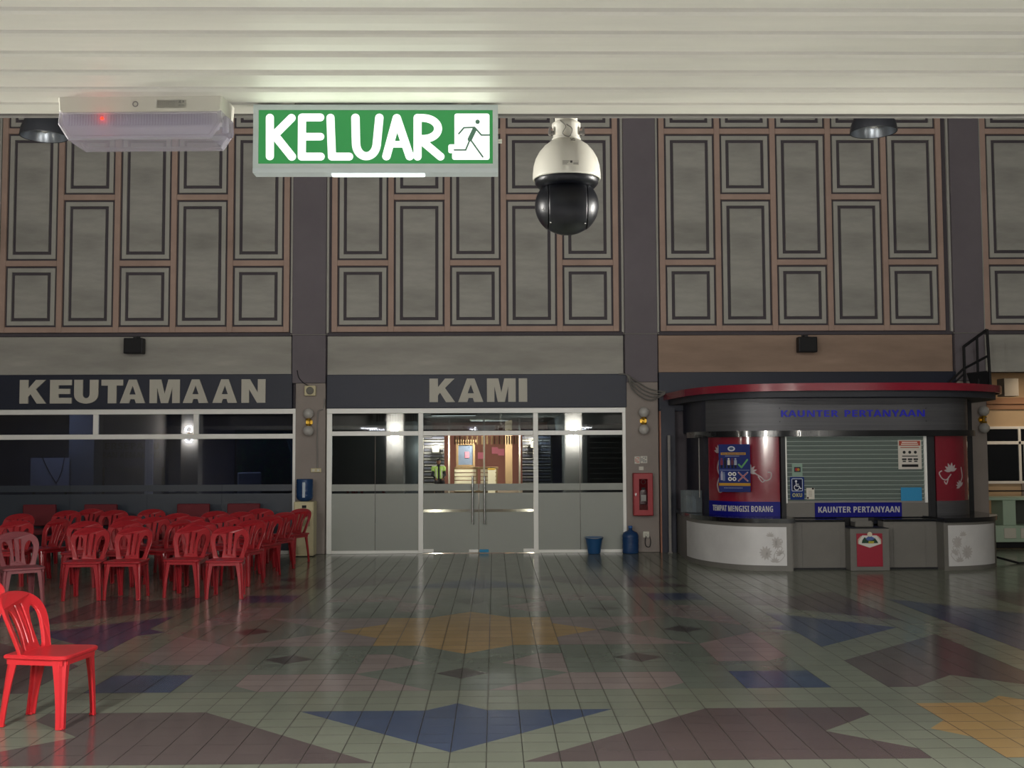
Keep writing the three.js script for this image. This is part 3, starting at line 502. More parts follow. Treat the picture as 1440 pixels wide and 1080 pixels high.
// ------------------------------------------------------------------ red stacking chairs
function chairGeos() {
  const bend = (g) => { const p = g.attributes.position; for (let i = 0; i < p.count; i++) { const x = p.getX(i), s = p.getY(i), d = p.getZ(i); p.setXYZ(i, x, 0.425 + s * 0.958, -0.135 - s * 0.28 - 0.045 * (s / 0.38) * (s / 0.38) + 0.9 * x * x + d); } g.computeVertexNormals(); return g; };
  const sp = (pts) => new THREE.SplineCurve(pts.map(([x, y]) => new THREE.Vector2(x, y))).getPoints(22), mir = (pts) => pts.map((p) => new THREE.Vector2(-p.x, p.y)).reverse();
  const R = sp([[0.168, 0], [0.185, 0.08], [0.21, 0.18], [0.216, 0.25], [0.2, 0.312], [0.155, 0.352], [0.085, 0.374], [0, 0.382]]);
  const s = new THREE.Shape([...R, ...mir(R).slice(1)]);
  const outer = sp([[0.078, 0.02], [0.068, 0.1], [0.07, 0.19], [0.088, 0.25], [0.115, 0.284], [0.142, 0.282], [0.163, 0.252], [0.167, 0.2], [0.152, 0.12], [0.13, 0.035], [0.108, 0.014], [0.085, 0.014]]);
  const inner = sp([[0.018, 0.06], [0.019, 0.18], [0.021, 0.296], [0.034, 0.306], [0.05, 0.294], [0.046, 0.18], [0.038, 0.06], [0.03, 0.052]]);
  for (const h of [outer, inner]) { s.holes.push(new THREE.Path(h)); s.holes.push(new THREE.Path(mir(h))); }
  const backrest = bend(extrude(s, 0.016, 0.005, 8));
  const seatShape = new THREE.Shape([...sp([[-0.175, -0.19], [-0.19, -0.05], [-0.205, 0.12], [-0.2, 0.195], [-0.16, 0.215]]), ...sp([[0.16, 0.215], [0.2, 0.195], [0.205, 0.12], [0.19, -0.05], [0.175, -0.19]])]);
  const seatTop = extrude(seatShape, 0.012, 0.008, 8).rotateX(Math.PI / 2); { const p = seatTop.attributes.position; for (let i = 0; i < p.count; i++) { const x = p.getX(i), z = p.getZ(i); p.setY(i, p.getY(i) + 0.43 - 0.02 * Math.max(0, 1 - (x / 0.2) ** 2) * Math.max(0, 1 - ((z - 0.02) / 0.2) ** 2)); } seatTop.translate(0, 0, 0); seatTop.rotateX(0).scale(1, 1, 1); seatTop.computeVertexNormals(); }
  const apron = [bar([-0.165, 0.402, 0.2], [0.165, 0.402, 0.2], 0.045, 0.014), bar([-0.19, 0.4, 0.19], [-0.17, 0.4, -0.17], 0.014, 0.045), bar([0.19, 0.4, 0.19], [0.17, 0.4, -0.17], 0.014, 0.045), bar([-0.165, 0.4, -0.18], [0.165, 0.4, -0.18], 0.045, 0.014)];
  const leg = (sx, sz, bx_, bz, tx, tz) => {                       // tapering channel leg with a groove down its corner
    const sec = (w) => [[0, w], [0, 0.42 * w], [0.26 * w, 0.26 * w], [0.42 * w, 0], [w, 0], [w, 0.012], [0.5 * w, 0.014], [0.4 * w, 0.4 * w], [0.014, 0.5 * w], [0.012, w]];
    const pos = [], N = 6, at = (k, i) => { const q = k / N, w = 0.043 + 0.034 * q * q, [u, v] = sec(w)[i], x = bx_ + (tx - bx_) * q, z = bz + (tz - bz) * q; return [x - sx * u, 0.003 + 0.41 * q, z - sz * v]; };
    for (let k = 0; k < N; k++) for (let i = 0; i < 10; i++) { const j = (i + 1) % 10, A = at(k, i), B = at(k, j), C = at(k + 1, j), D = at(k + 1, i); pos.push(...(sx * sz > 0 ? [A, B, C, A, C, D] : [A, C, B, A, D, C]).flat()); }
    const g = new THREE.BufferGeometry(); g.setAttribute('position', new THREE.Float32BufferAttribute(pos, 3)); g.computeVertexNormals();
    return merge([plain(g), rb(0.034, 0.012, 0.034, bx_ - sx * 0.021, 0.007, bz - sz * 0.021, 0.004, 1)]);
  };
  return { backrest, seat: merge([seatTop, ...apron]), legs: [leg(-1, 1, -0.215, 0.205, -0.2, 0.2), leg(1, 1, 0.215, 0.205, 0.2, 0.2), leg(-1, -1, -0.18, -0.235, -0.18, -0.185), leg(1, -1, 0.18, -0.235, 0.18, -0.185)] };
}
const CG = chairGeos();
function chair(label, mat, p, turn, group) {
  const t = thing('plastic_chair', label, 'chair', p, turn, group);
  add('seat', CG.seat, mat, t); add('backrest', CG.backrest, mat, t); for (const l of CG.legs) add('leg', l, mat, t);
  return t;
}
const nearChair = chair('bright red plastic chair standing alone in the near left foreground, facing right', M.red, [-2.765, 0, -7.07], 1.43);
copy(nearChair, [-3.56, 0, -7.62], 0.2, 'red plastic chair cut off by the left edge, just behind the lone near chair');
const faded = chair('faded pinkish red plastic chair turned slightly right, front row at the far left', std(0x8e4c52, 0.4), [-5.13, 0, -12.25], 0.6);
const front = chair('red plastic chair in the front row, leftmost of the four facing the hall', M.redDimmed, [-4.66, 0, -12.9], 0.1);
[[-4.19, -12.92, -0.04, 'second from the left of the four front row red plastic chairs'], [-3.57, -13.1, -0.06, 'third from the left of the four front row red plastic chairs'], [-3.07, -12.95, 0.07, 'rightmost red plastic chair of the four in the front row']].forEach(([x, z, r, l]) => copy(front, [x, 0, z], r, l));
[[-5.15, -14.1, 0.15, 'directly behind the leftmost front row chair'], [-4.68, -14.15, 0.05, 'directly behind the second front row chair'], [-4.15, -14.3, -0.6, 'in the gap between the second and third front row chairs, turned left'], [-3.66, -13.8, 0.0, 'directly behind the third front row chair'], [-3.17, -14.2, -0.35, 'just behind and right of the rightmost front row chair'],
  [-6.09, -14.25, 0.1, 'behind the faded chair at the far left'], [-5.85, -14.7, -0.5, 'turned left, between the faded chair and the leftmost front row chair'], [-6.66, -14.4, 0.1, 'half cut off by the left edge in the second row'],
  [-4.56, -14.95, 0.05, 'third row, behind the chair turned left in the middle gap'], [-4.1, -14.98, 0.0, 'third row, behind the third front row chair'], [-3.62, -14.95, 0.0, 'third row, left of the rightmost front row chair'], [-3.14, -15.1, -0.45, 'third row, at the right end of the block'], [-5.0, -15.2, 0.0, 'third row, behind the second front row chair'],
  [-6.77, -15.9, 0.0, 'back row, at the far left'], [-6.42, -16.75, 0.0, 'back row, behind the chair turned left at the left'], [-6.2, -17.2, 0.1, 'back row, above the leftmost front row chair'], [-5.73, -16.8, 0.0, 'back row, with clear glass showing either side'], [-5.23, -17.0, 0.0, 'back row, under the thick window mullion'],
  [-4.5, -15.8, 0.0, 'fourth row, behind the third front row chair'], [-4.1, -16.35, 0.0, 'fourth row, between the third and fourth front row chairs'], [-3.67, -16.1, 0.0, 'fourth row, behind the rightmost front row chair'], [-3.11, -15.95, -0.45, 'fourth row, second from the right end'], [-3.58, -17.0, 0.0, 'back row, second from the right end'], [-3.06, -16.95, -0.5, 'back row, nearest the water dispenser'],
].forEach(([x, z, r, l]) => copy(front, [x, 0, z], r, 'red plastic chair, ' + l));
[[-7.25, 'leftmost of the four'], [-6.28, 'second from left'], [-4.81, 'third from left'], [-4.01, 'rightmost of the four']].reduce((src, [x, l]) => {
  const label = 'dark red padded seat by the window behind the plastic chairs, ' + l, p = [x, 0, -17.8];
  if (src) return copy(src, p, 0, label), src;
  const t = thing('padded_seat', label, 'seat', p), m = std(0x6a1a24, 0.7);
  add('backrest', rb(0.52, 0.34, 0.07, 0, 0.67, -0.2, 0.02), m, t); add('cushion', rb(0.5, 0.08, 0.42, 0, 0.42, 0, 0.025), m, t);
  for (const s of [-1, 1]) for (const q of [-1, 1]) add('leg', bar([s * 0.22, 0, q * 0.18], [s * 0.22, q < 0 ? 0.5 : 0.39, q * 0.18], 0.025), M.blackMat, t);
  return t;
}, null);

// ------------------------------------------------------------------ inquiry kiosk
const V2 = (x, z) => new THREE.Vector2(x, z);
function outline(pts, n = 160) {                                  // plan curve (x, z) sampled evenly, with arc length and outward normals
  const c = new THREE.CatmullRomCurve3(pts.map(([x, z]) => new THREE.Vector3(x, 0, z)), false, 'centripetal'), p = c.getSpacedPoints(n).map((v) => V2(v.x, v.z)), nrm = p.map((q, i) => { const t = p[Math.min(n, i + 1)].clone().sub(p[Math.max(0, i - 1)]).normalize(); return V2(-t.y, t.x); });
  return { p, nrm, len: c.getLength(), at(x, side = 0) { let b = 0, e = 9; p.forEach((q, i) => { const d = Math.abs(q.x - x) + (side && Math.sign(i - n / 2) !== side ? 5 : 0); if (d < e) { e = d; b = i; } }); return b / n; } };
}
function ribbon(o, a, b, y0, y1, t0, t1) {                        // part of the outline, from share a to share b, as a curved slab between offsets t0 and t1
  const i0 = Math.round(a * (o.p.length - 1)), i1 = Math.round(b * (o.p.length - 1)), pos = [], uv = [], L = o.len / (o.p.length - 1);
  const P = (i, t, y) => [o.p[i].x + o.nrm[i].x * t, y, o.p[i].y + o.nrm[i].y * t];
  const quad = (A, B, C, D, u0, v0, u1, v1) => { pos.push(...A, ...B, ...C, ...A, ...C, ...D); uv.push(u0, v0, u1, v0, u1, v1, u0, v0, u1, v1, u0, v1); };
  for (let i = i0; i < i1; i++) {
    const u0 = i * L, u1 = u0 + L;
    quad(P(i, t1, y0), P(i + 1, t1, y0), P(i + 1, t1, y1), P(i, t1, y1), u0, y0, u1, y1);
    quad(P(i + 1, t0, y0), P(i, t0, y0), P(i, t0, y1), P(i + 1, t0, y1), u1, y0, u0, y1);
    quad(P(i, t1, y1), P(i + 1, t1, y1), P(i + 1, t0, y1), P(i, t0, y1), u0, 0, u1, t1 - t0);
    quad(P(i, t0, y0), P(i + 1, t0, y0), P(i + 1, t1, y0), P(i, t1, y0), u0, 0, u1, t1 - t0);
  }
  for (const [i, f] of [[i0, 1], [i1, -1]]) f > 0 ? quad(P(i, t0, y0), P(i, t1, y0), P(i, t1, y1), P(i, t0, y1), 0, y0, 0.1, y1) : quad(P(i, t1, y0), P(i, t0, y0), P(i, t0, y1), P(i, t1, y1), 0, y0, 0.1, y1);
  const g = new THREE.BufferGeometry(); g.setAttribute('position', new THREE.Float32BufferAttribute(pos, 3)); g.setAttribute('uv', new THREE.Float32BufferAttribute(uv, 2)); g.computeVertexNormals();
  const n = g.attributes.normal;                                  // smooth the two curved faces
  for (let k = 0, i = i0; i < i1; i++, k += 24) for (const [f, s] of [[0, 1], [6, -1]]) for (let e = 0; e < 6; e++) { const q = k + f + e, far = [0, 1, 1, 0, 1, 0][e], j = i + (s > 0 ? far : 1 - far); n.setXYZ(q, o.nrm[j].x * s, 0, o.nrm[j].y * s); }
  return g;
}
function prism(pts, y0, y1) { return boxUV(extrude(new THREE.Shape(pts), y1 - y0).rotateX(Math.PI / 2).translate(0, y1, 0)); }
const closed = (o, t, zb) => { const q = o.p.map((p, i) => V2(p.x + o.nrm[i].x * t, Math.max(zb, p.y + o.nrm[i].y * t))); q[0].y = zb; q[q.length - 1].y = zb; return q; };
function onCurve(g, o, share, y, t) {                             // lays a flat geometry (x along, y up, z out) onto the curve
  const p = g.attributes.position, N = o.p.length - 1;
  for (let i = 0; i < p.count; i++) { const s = THREE.MathUtils.clamp(share + p.getX(i) / o.len, 0, 0.9999) * N, k = Math.floor(s), f = s - k, a = o.p[k].clone().lerp(o.p[k + 1], f), n = o.nrm[k].clone().lerp(o.nrm[k + 1], f).normalize(), d = t + p.getZ(i); p.setXYZ(i, a.x + n.x * d, y + p.getY(i), a.y + n.y * d); }
  g.computeVertexNormals(); return g;
}
const petal = (a, l, w) => { const s = new THREE.Shape(), c = Math.cos(a), n = Math.sin(a), R = (x, y) => [x * c - y * n, x * n + y * c]; s.moveTo(0, 0); s.bezierCurveTo(...R(l * 0.3, w), ...R(l * 0.7, w * 0.8), ...R(l, 0)); s.bezierCurveTo(...R(l * 0.7, -w * 0.8), ...R(l * 0.3, -w), 0, 0); return s; };
const swirl = (pts, r) => new THREE.TubeGeometry(new THREE.CatmullRomCurve3(pts.map(([x, y]) => new THREE.Vector3(x, y, 0))), 40, r, 5, false).scale(1, 1, 0.4);
const flower = (x, y, k, turn = 0) => Array.from({ length: 6 }, (_, i) => extrude(petal(turn + i * 0.52, k * (1 - 0.06 * Math.abs(i - 2.5)), k * 0.22), 0.003, 0, 6).translate(x, y, 0));
{
  const CO = outline([[2.97, -18.25], [2.93, -17.5], [2.9, -16.9], [2.95, -16.4], [3.1, -15.95], [3.45, -15.5], [4.0, -15.33], [4.6, -15.3], [5.5, -15.28], [6.14, -15.27], [6.6, -15.38], [6.95, -15.62], [7.18, -16.0], [7.25, -16.5], [7.26, -17.2], [7.26, -18.3]]);
  const UP = outline([[3.12, -18.3], [3.1, -17.6], [3.1, -17.0], [3.2, -16.48], [3.5, -16.07], [4.0, -15.92], [4.6, -15.9], [5.6, -15.9], [6.2, -15.9], [6.6, -15.97], [6.88, -16.22], [6.98, -16.7], [7.0, -17.6], [7.0, -18.3]]);
  const RO = outline([[2.78, -18.3], [2.84, -17.6], [2.91, -16.87], [3.15, -16.1], [3.55, -15.64], [4.1, -15.42], [4.9, -15.36], [5.8, -15.36], [6.5, -15.5], [7.05, -15.85], [7.45, -16.3], [7.62, -16.8], [7.66, -17.5], [7.66, -18.2]]);
  const t = thing('inquiry_kiosk', 'grey and red round-ended inquiry kiosk with lowered roller shutter, lettered KAUNTER PERTANYAAN', 'kiosk', [5.05, 0, -16.9]);
  const k = (n, g, m, l) => wadd(n, g, m, t, l);
  const zb = -18.29, cut2 = (x0, x1) => { const q = CO.p.map((p, i) => p.clone()).filter((p) => p.x <= x1 && p.x >= x0); return q; };
  const left = cut2(0, 4.08), right = CO.p.filter((p) => p.x >= 6.14);
  k('counter_base', [prism([...left, V2(4.08, left[left.length - 1].y), V2(4.08, -17), V2(3.2, zb)], 0, 0.655)], M.laminate, 'left curved counter base');
  k('counter_base', [prism([V2(6.14, right[0].y), ...right, V2(7.0, zb), V2(6.14, -17)], 0, 0.655)], M.laminate, 'right curved counter base');
  k('recess_panel', [span(4.08, 4.86, 0, 0.655, -15.75, -15.52)], M.laminate); k('recess_panel', [span(5.4, 6.14, 0, 0.655, -15.75, -15.52)], M.laminate);
  for (const [a, b] of [[4.26, 4.79], [5.53, 5.98]]) k('inner_panel', rspan(a, b, 0.02, 0.64, -15.53, -15.512, 0.004), M.laminate);
  k('skirting', span(4.08, 4.86, 0, 0.025, -15.53, -15.505), M.dark); k('skirting', span(5.4, 6.14, 0, 0.025, -15.53, -15.505), M.dark);
  k('center_box', [rspan(4.86, 5.4, 0, 0.575, -15.8, -15.295, 0.01)], M.laminate);
  k('emblem_panel', rspan(4.945, 5.3, 0.06, 0.51, -15.3, -15.285, 0.004), std(0x9c1c34, 0.45), 'crimson panel with a crest');
  const flat = (pts, z, m, n = 'crest') => k(n, extrude(poly(pts), 0.004).translate(5.122, 0.4, z), m);
  flat([[-0.16, 0.03], [-0.12, 0.075], [0.12, 0.075], [0.16, 0.03], [0.16, -0.03], [0, -0.085], [-0.16, -0.03]], -15.287, std(0xb9aa96, 0.5)); flat([[-0.15, 0.0], [-0.1, 0.085], [0.1, 0.085], [0.15, 0.0], [0.148, -0.03], [0, -0.08], [-0.148, -0.03]], -15.285, std(0xd8d6d0, 0.5));
  flat([[-0.11, -0.02], [-0.1, 0.02], [-0.07, 0.06], [-0.03, 0.035], [0, 0.06], [0.04, 0.03], [0.07, 0.05], [0.1, 0.01], [0.115, -0.02]], -15.281, std(0x123f2a, 0.5)); flat([[-0.06, 0.04], [0, 0.085], [0.07, 0.045], [0.04, 0.02], [-0.02, 0.01]], -15.278, std(0x4a5f9e, 0.5)); flat([[-0.02, -0.025], [-0.015, 0.01], [0.06, 0.005], [0.05, -0.025]], -15.276, std(0xb6a83c, 0.5));
  k('crest_sun', new THREE.CylinderGeometry(0.033, 0.033, 0.006, 28).rotateX(Math.PI / 2).translate(5.122, 0.5, -15.272), std(0xe0d6bc, 0.5));
  const aL = CO.at(2.95), bL = CO.at(4.0), aR = CO.at(6.2, 1), bR = CO.at(7.2, 1);
  const w1 = k('white_panel', ribbon(CO, CO.at(2.925, -1) + 0.06, bL, 0.075, 0.6, 0.004, 0.014), M.silver, 'silvery curved panel with an engraved flower'), w2 = k('white_panel', ribbon(CO, aR, CO.at(6.99, 1), 0.06, 0.615, 0.004, 0.014), M.silver, 'silvery curved panel with an engraved flower');
  for (const [sh, sg, w] of [[bL - 0.16 / CO.len, 1, w1], [aR + 0.16 / CO.len, -1, w2]]) {
    const parts = [...flower(-0.12, 0.17, 0.11, 0.4), ...flower(-0.12, 0.17, 0.1, 3.5), ...flower(0.02, 0.31, 0.1, -0.3), ...flower(0.03, 0.3, 0.08, 2.8), ...flower(0.08, 0.16, 0.08, 0.9), ...flower(0.0, 0.05, 0.08, 0.2), ...flower(-0.06, 0.4, 0.07, 0.2), swirl([[-0.02, 0.08], [0.0, 0.17], [0.03, 0.22], [0.07, 0.27], [0.1, 0.24], [0.07, 0.2]], 0.005), swirl([[0.06, 0.06], [0.1, 0.1], [0.13, 0.15], [0.1, 0.18], [0.06, 0.14]], 0.005), swirl([[0.03, 0.3], [0.05, 0.36], [0.09, 0.36], [0.1, 0.32], [0.06, 0.3]], 0.006), swirl([[-0.12, 0.1], [-0.1, 0.14], [-0.1, 0.2]], 0.004)];
    const g = merge(parts.map((q) => plain(sg < 0 ? q.scale(-1, 1, 1) : q))); onCurve(g, CO, sh, 0.07, 0.0135); g.translate(-t.position.x, -t.position.y, -t.position.z); add('flower_relief', g, std(0xb8b3b1, 0.5), w);
  }
  // counter top in three pieces, lower in the middle
  const over = (q) => q;
  k('counter_top', [ribbon(CO, 0.0, CO.at(4.09), 0.655, 0.715, -0.75, 0.03)], M.counterTop); k('counter_top', [ribbon(CO, CO.at(6.12, 1), 1, 0.655, 0.715, -0.75, 0.03)], M.counterTop);
  for (const [a, b] of [[4.07, 4.86], [5.4, 6.15]]) k('counter_top', rspan(a, b, 0.655, 0.69, -15.95, -15.5, 0.006), M.counterTop); k('speaking_niche', [span(4.86, 5.4, 0.575, 0.7, -15.97, -15.9), span(4.86, 5.4, 0.575, 0.582, -15.9, -15.31)], M.dark);
  // upper body
  k('body', [prism(closed(UP, -0.03, zb), 0.6, 2.4)], M.sideNavy, 'dark navy kiosk wall');
  k('fascia', ribbon(UP, UP.at(3.17, -1), UP.at(6.94, 1), 1.93, 2.39, -0.02, 0.03), M.steel, 'brushed grey fascia');
  k('fascia_edge', ribbon(UP, 0, UP.at(3.17, -1), 1.93, 2.39, -0.02, 0.02), M.sideNavy);
  k('ledge', ribbon(UP, UP.at(3.1, -1) + 0.05, UP.at(6.98, 1), 1.845, 1.93, -0.05, 0.13), M.counterTop, 'black ledge over the shutter');
  k('soffit', [prism(closed(RO, -0.07, -18.2), 2.39, 2.5)], std(0x30323a, 0.6));
  k('roof', [prism(closed(RO, -0.01, -18.2), 2.5, 2.57)], M.laminate); k('roof_band', ribbon(RO, 0, 1, 2.475, 2.58, -0.01, 0.012), M.crimsonBand, 'crimson edge of the roof');
  const raised = (n, str, x0, y0, w, h, z, m, d = 0.015) => { for (const g of textGeos(str, w, h, d)) k(n, g.translate(x0, y0, z), m); };
  raised('letter', 'KAUNTER', 4.09, 2.125, 0.82, 0.095, -15.872, M.letterBlue); raised('letter', 'PERTANYAAN', 5.0, 2.125, 1.15, 0.095, -15.872, M.letterBlue);
  k('rivet', [[4.07, 2.25], [4.07, 2.06], [6.17, 2.24], [6.17, 2.06]].map(([x, y]) => new THREE.CylinderGeometry(0.008, 0.008, 0.01, 10).rotateX(Math.PI / 2).translate(x, y, -15.868)), M.dark);
  // red glazed corners
  const rl = k('red_panel', ribbon(UP, UP.at(3.18, -1), UP.at(4.07), 0.92, 1.845, -0.01, 0.02), M.crimson, 'glossy crimson curved corner panel'), rr = k('red_panel', ribbon(UP, UP.at(6.28, 1), UP.at(6.97, 1), 0.92, 1.845, -0.01, 0.02), M.crimson, 'glossy crimson curved corner panel');
  const strip = k('blue_strip', ribbon(UP, UP.at(3.18, -1), UP.at(4.07), 0.715, 0.92, -0.01, 0.022), M.signBlue, 'blue strip lettered TEMPAT MENGISI BORANG');
  { const s0 = UP.at(3.23, -1), w = (UP.at(3.98) - s0) * UP.len; for (const g of textGeos('TEMPAT MENGISI BORANG', w, 0.085, 0.006)) { onCurve(g, UP, s0, 0.775, 0.022); g.translate(-t.position.x, 0, -t.position.z); add('letter', g, M.letterPale, strip); } }
  k('grey_strip', ribbon(UP, UP.at(6.28, 1), UP.at(6.97, 1), 0.715, 0.92, -0.01, 0.022), M.steel);
  const motif = (o, sh, parent, list) => { const g = merge(list.map(plain)); onCurve(g, o, sh, 0, 0.02); g.translate(-t.position.x, 0, -t.position.z); add('flower_motif', g, std(0xb9aeb0, 0.4), parent); };
  motif(UP, UP.at(3.66), rl, [...flower(-0.02, 1.34, 0.12, -0.2), swirl([[0.06, 1.32], [0.14, 1.27], [0.2, 1.22], [0.27, 1.25], [0.28, 1.33], [0.23, 1.34]], 0.008), swirl([[0.1, 1.28], [0.16, 1.2], [0.2, 1.23]], 0.008), swirl([[-0.42, 1.6], [-0.5, 1.5], [-0.53, 1.38], [-0.48, 1.3], [-0.42, 1.34]], 0.014), swirl([[-0.4, 1.4], [-0.48, 1.28], [-0.54, 1.16], [-0.5, 1.05], [-0.43, 1.08], [-0.45, 1.18]], 0.014), ...flower(-0.5, 1.62, 0.12, 0.2)]);
  motif(UP, UP.at(6.45, 1), rr, [...flower(0.08, 1.34, 0.13, 0.4), swirl([[0.08, 1.3], [0.0, 1.22], [-0.06, 1.24], [-0.1, 1.32], [-0.06, 1.35]], 0.009), swirl([[0.04, 1.26], [0.0, 1.16], [-0.03, 1.2]], 0.009), ...flower(0.25, 1.12, 0.1, 0.8), swirl([[0.22, 1.15], [0.3, 1.25], [0.28, 1.4]], 0.01)]);
  // opening with its roller shutter
  k('mullion', [rspan(4.07, 4.135, 0.7, 1.86, -15.95, -15.84, 0.006)], M.dark); k('mullion', [rspan(6.17, 6.27, 0.7, 1.86, -15.95, -15.84, 0.006)], M.dark); k('corner_post', [rspan(7.16, 7.32, 0.7, 2.39, -17.3, -17.0, 0.01)], M.dark); k('glass_edge', [rspan(3.055, 3.07, 0.95, 1.84, -16.72, -16.7, 0.003)], M.rail);
  k('shutter_guide', [rspan(4.135, 4.16, 0.9, 1.85, -15.9, -15.855, 0.004)], M.alu); k('shutter_guide', [rspan(6.125, 6.165, 0.9, 1.85, -15.9, -15.855, 0.004)], M.alu);
  const sg = extrude(poly([[-0.01, 0], [0.006, 0], [0.016, 0.044], [0.016, 0.049], [0.003, 0.0605], [-0.01, 0.0605]]), 1.97).rotateY(-Math.PI / 2).translate(1.97, 0, 0);
  const slatHighlight = new THREE.CylinderGeometry(0.0075, 0.0075, 1.97, 8).rotateZ(Math.PI / 2);  // slats darkened, paler bars added: their highlight lines painted in colour
  const roll = k('roller_shutter', [span(4.15, 6.13, 0.9, 1.86, -15.915, -15.905)], M.dark);
  for (let i = 0; i < 15; i++) { const m = add('slat', sg, M.shutter, roll); m.position.set(4.155 - t.position.x, 0.915 + i * 0.0625, -15.893 - t.position.z); add('slat_highlight', slatHighlight, M.slatHighlight, roll).position.set(5.14 - t.position.x, 0.915 + i * 0.0625 + 0.05, -15.879 - t.position.z); }
  add('bottom_rail', bx(1.97, 0.03, 0.03, 5.14 - t.position.x, 0.915, -15.89 - t.position.z), M.rail, roll);
  const bl = k('blue_board', rspan(4.545, 5.785, 0.7, 0.905, -15.9, -15.85, 0.006), M.signBlue, 'blue board lettered KAUNTER PERTANYAAN');
  for (const g of textGeos('KAUNTER PERTANYAAN', 1.16, 0.085, 0.006)) add('letter', g.translate(4.59 - t.position.x, 0.765, -15.85 - t.position.z), M.letterPale, bl);
  k('grey_board', rspan(4.135, 4.545, 0.7, 0.9, -15.9, -15.86, 0.005), M.laminate); k('grey_board', rspan(5.785, 6.17, 0.7, 0.9, -15.9, -15.86, 0.005), M.laminate);
  // its side door to the left, between the pier and the counter
  k('side_door', [span(2.72, 2.95, 0.0, 2.35, -18.24, -18.2)], M.sideNavy, 'dark side door'); k('door_jamb', [rspan(2.70, 2.755, 0, 2.3, -18.3, -18.22, 0.006)], std(0xb07a64, 0.6), 'pink timber jamb');
}
{ const t = thing('metal_strip', 'pale metal edge strip standing upright beside the kiosk side door', 'strip', [2.83, 0, -18.1]); add('strip', [rb(0.045, 1.9, 0.03, 0, 0.95, 0, 0.006, 1)], M.rail, t); add('foot', rb(0.07, 0.02, 0.05, 0, 0.01, 0, 0.004, 1), M.rail, t); }
{
  const t = thing('paper_tray', 'grey document tray on the lowered middle of the kiosk counter', 'tray', [5.13, 0.582, -15.62]);
  add('tray', [rb(0.25, 0.012, 0.2, 0, 0.01, 0, 0.004), rb(0.25, 0.1, 0.012, 0, 0.065, -0.1, 0.004), rb(0.012, 0.06, 0.2, -0.12, 0.04, 0, 0.004), rb(0.012, 0.06, 0.2, 0.12, 0.04, 0, 0.004), rb(0.22, 0.07, 0.012, 0, 0.05, 0.09, 0.004)], M.laminate, t);
}
{
  const t = thing('acrylic_box', 'clear acrylic box holding white paper on the left end of the kiosk counter', 'box', [2.98, 0.717, -16.95], -1.15);
  const cl = phys(0xcfd6da, 0.08, { transmission: 0.85, thickness: 0 });
  add('front', rb(0.3, 0.33, 0.006, 0, 0.17, 0.09, 0.003), cl, t); add('back', rb(0.3, 0.33, 0.006, 0, 0.17, -0.09, 0.003), cl, t); for (const s of [-1, 1]) add('side', rb(0.006, 0.33, 0.18, s * 0.15, 0.17, 0, 0.003), cl, t);
  add('bottom', rb(0.3, 0.008, 0.19, 0, 0.005, 0, 0.003), cl, t); add('contents', [rb(0.2, 0.24, 0.03, 0.02, 0.13, 0.03, 0.006), rb(0.18, 0.2, 0.03, -0.01, 0.11, -0.02, 0.006)], std(0xc9cdd0, 0.7), t);
}
function poster(name, label, x0, x1, y0, y1, z, tex, bend) {
  const w = x1 - x0, h = y1 - y0, t = thing(name, label, name === 'sticker' ? 'sticker' : 'poster', [(x0 + x1) / 2, y0, z], bend || 0);
  const [g, m] = printPlate(w, h, 0.003, tex, { roughness: 0.65, specularIntensity: 0.5 }); add('sheet', g.translate(0, h / 2, 0), m, t); return t;
}
poster('poster', 'blue dress code poster with a green tick and red cross on the left red panel', 3.2, 3.65, 1.06, 1.74, -15.93, printed(440, 680, (x, w, h) => {
  x.fillStyle = '#1b2a6b'; x.fillRect(0, 0, w, h); x.fillStyle = '#c9cdd4'; x.beginPath(); x.ellipse(180, 64, 52, 36, 0, 0, 7); x.fill(); x.fillStyle = '#4a5a7a'; x.beginPath(); x.ellipse(180, 62, 32, 20, 0, 0, 7); x.fill();
  x.fillStyle = '#b98a2c'; x.fillRect(30, 118, 350, 34); x.fillStyle = '#1b2a6b'; x.font = 'bold 26px sans-serif'; x.textAlign = 'center'; x.fillText('Etika Berpakaian Pelawat', 205, 145, 340); x.fillStyle = '#8f97ab'; x.fillRect(90, 164, 200, 8);
  [[40, '#7a3044'], [90, '#141826'], [140, '#d6d2c4'], [190, '#5a3040'], [235, '#9aa2ac']].forEach(([a, c]) => { x.fillStyle = c; x.beginPath(); x.arc(a, 210, 14, 0, 7); x.fill(); x.fillRect(a - 18, 226, 36, 70); x.fillStyle = '#10131f'; x.fillRect(a - 14, 296, 28, 46); });
  stroke(x, [[280, 290], [318, 330], [400, 222]], 24, '#5f9a62'); x.fillStyle = '#9aa4bc'; x.fillRect(10, 366, 420, 5);
  [[40, 420, '#a8a4b4'], [70, 430, '#6a7894']].forEach(([a, b, c]) => { x.fillStyle = c; x.beginPath(); x.arc(a, b - 22, 14, 0, 7); x.fill(); x.fillRect(a - 16, b - 8, 32, 100); });
  for (const [a, b] of [[156, 424], [216, 424], [156, 494], [216, 494]]) { x.fillStyle = '#e4e4e0'; x.beginPath(); x.arc(a, b, 28, 0, 7); x.fill(); x.fillStyle = '#2a2a30'; x.beginPath(); x.arc(a, b, 13, 0, 7); x.fill(); }
  stroke(x, [[276, 402], [400, 520]], 20, '#b9b9b9'); stroke(x, [[400, 402], [276, 520]], 20, '#b9b9b9'); stroke(x, [[280, 406], [396, 516]], 11, '#a8283a'); stroke(x, [[396, 406], [280, 516]], 11, '#a8283a');
  x.fillStyle = '#b98a2c'; x.fillRect(0, 552, w, 40); x.fillStyle = '#7f88a2'; for (let i = 0; i < 12; i++) x.fillRect(70 + i * 22, 616, 16, 12);
}), -0.42);
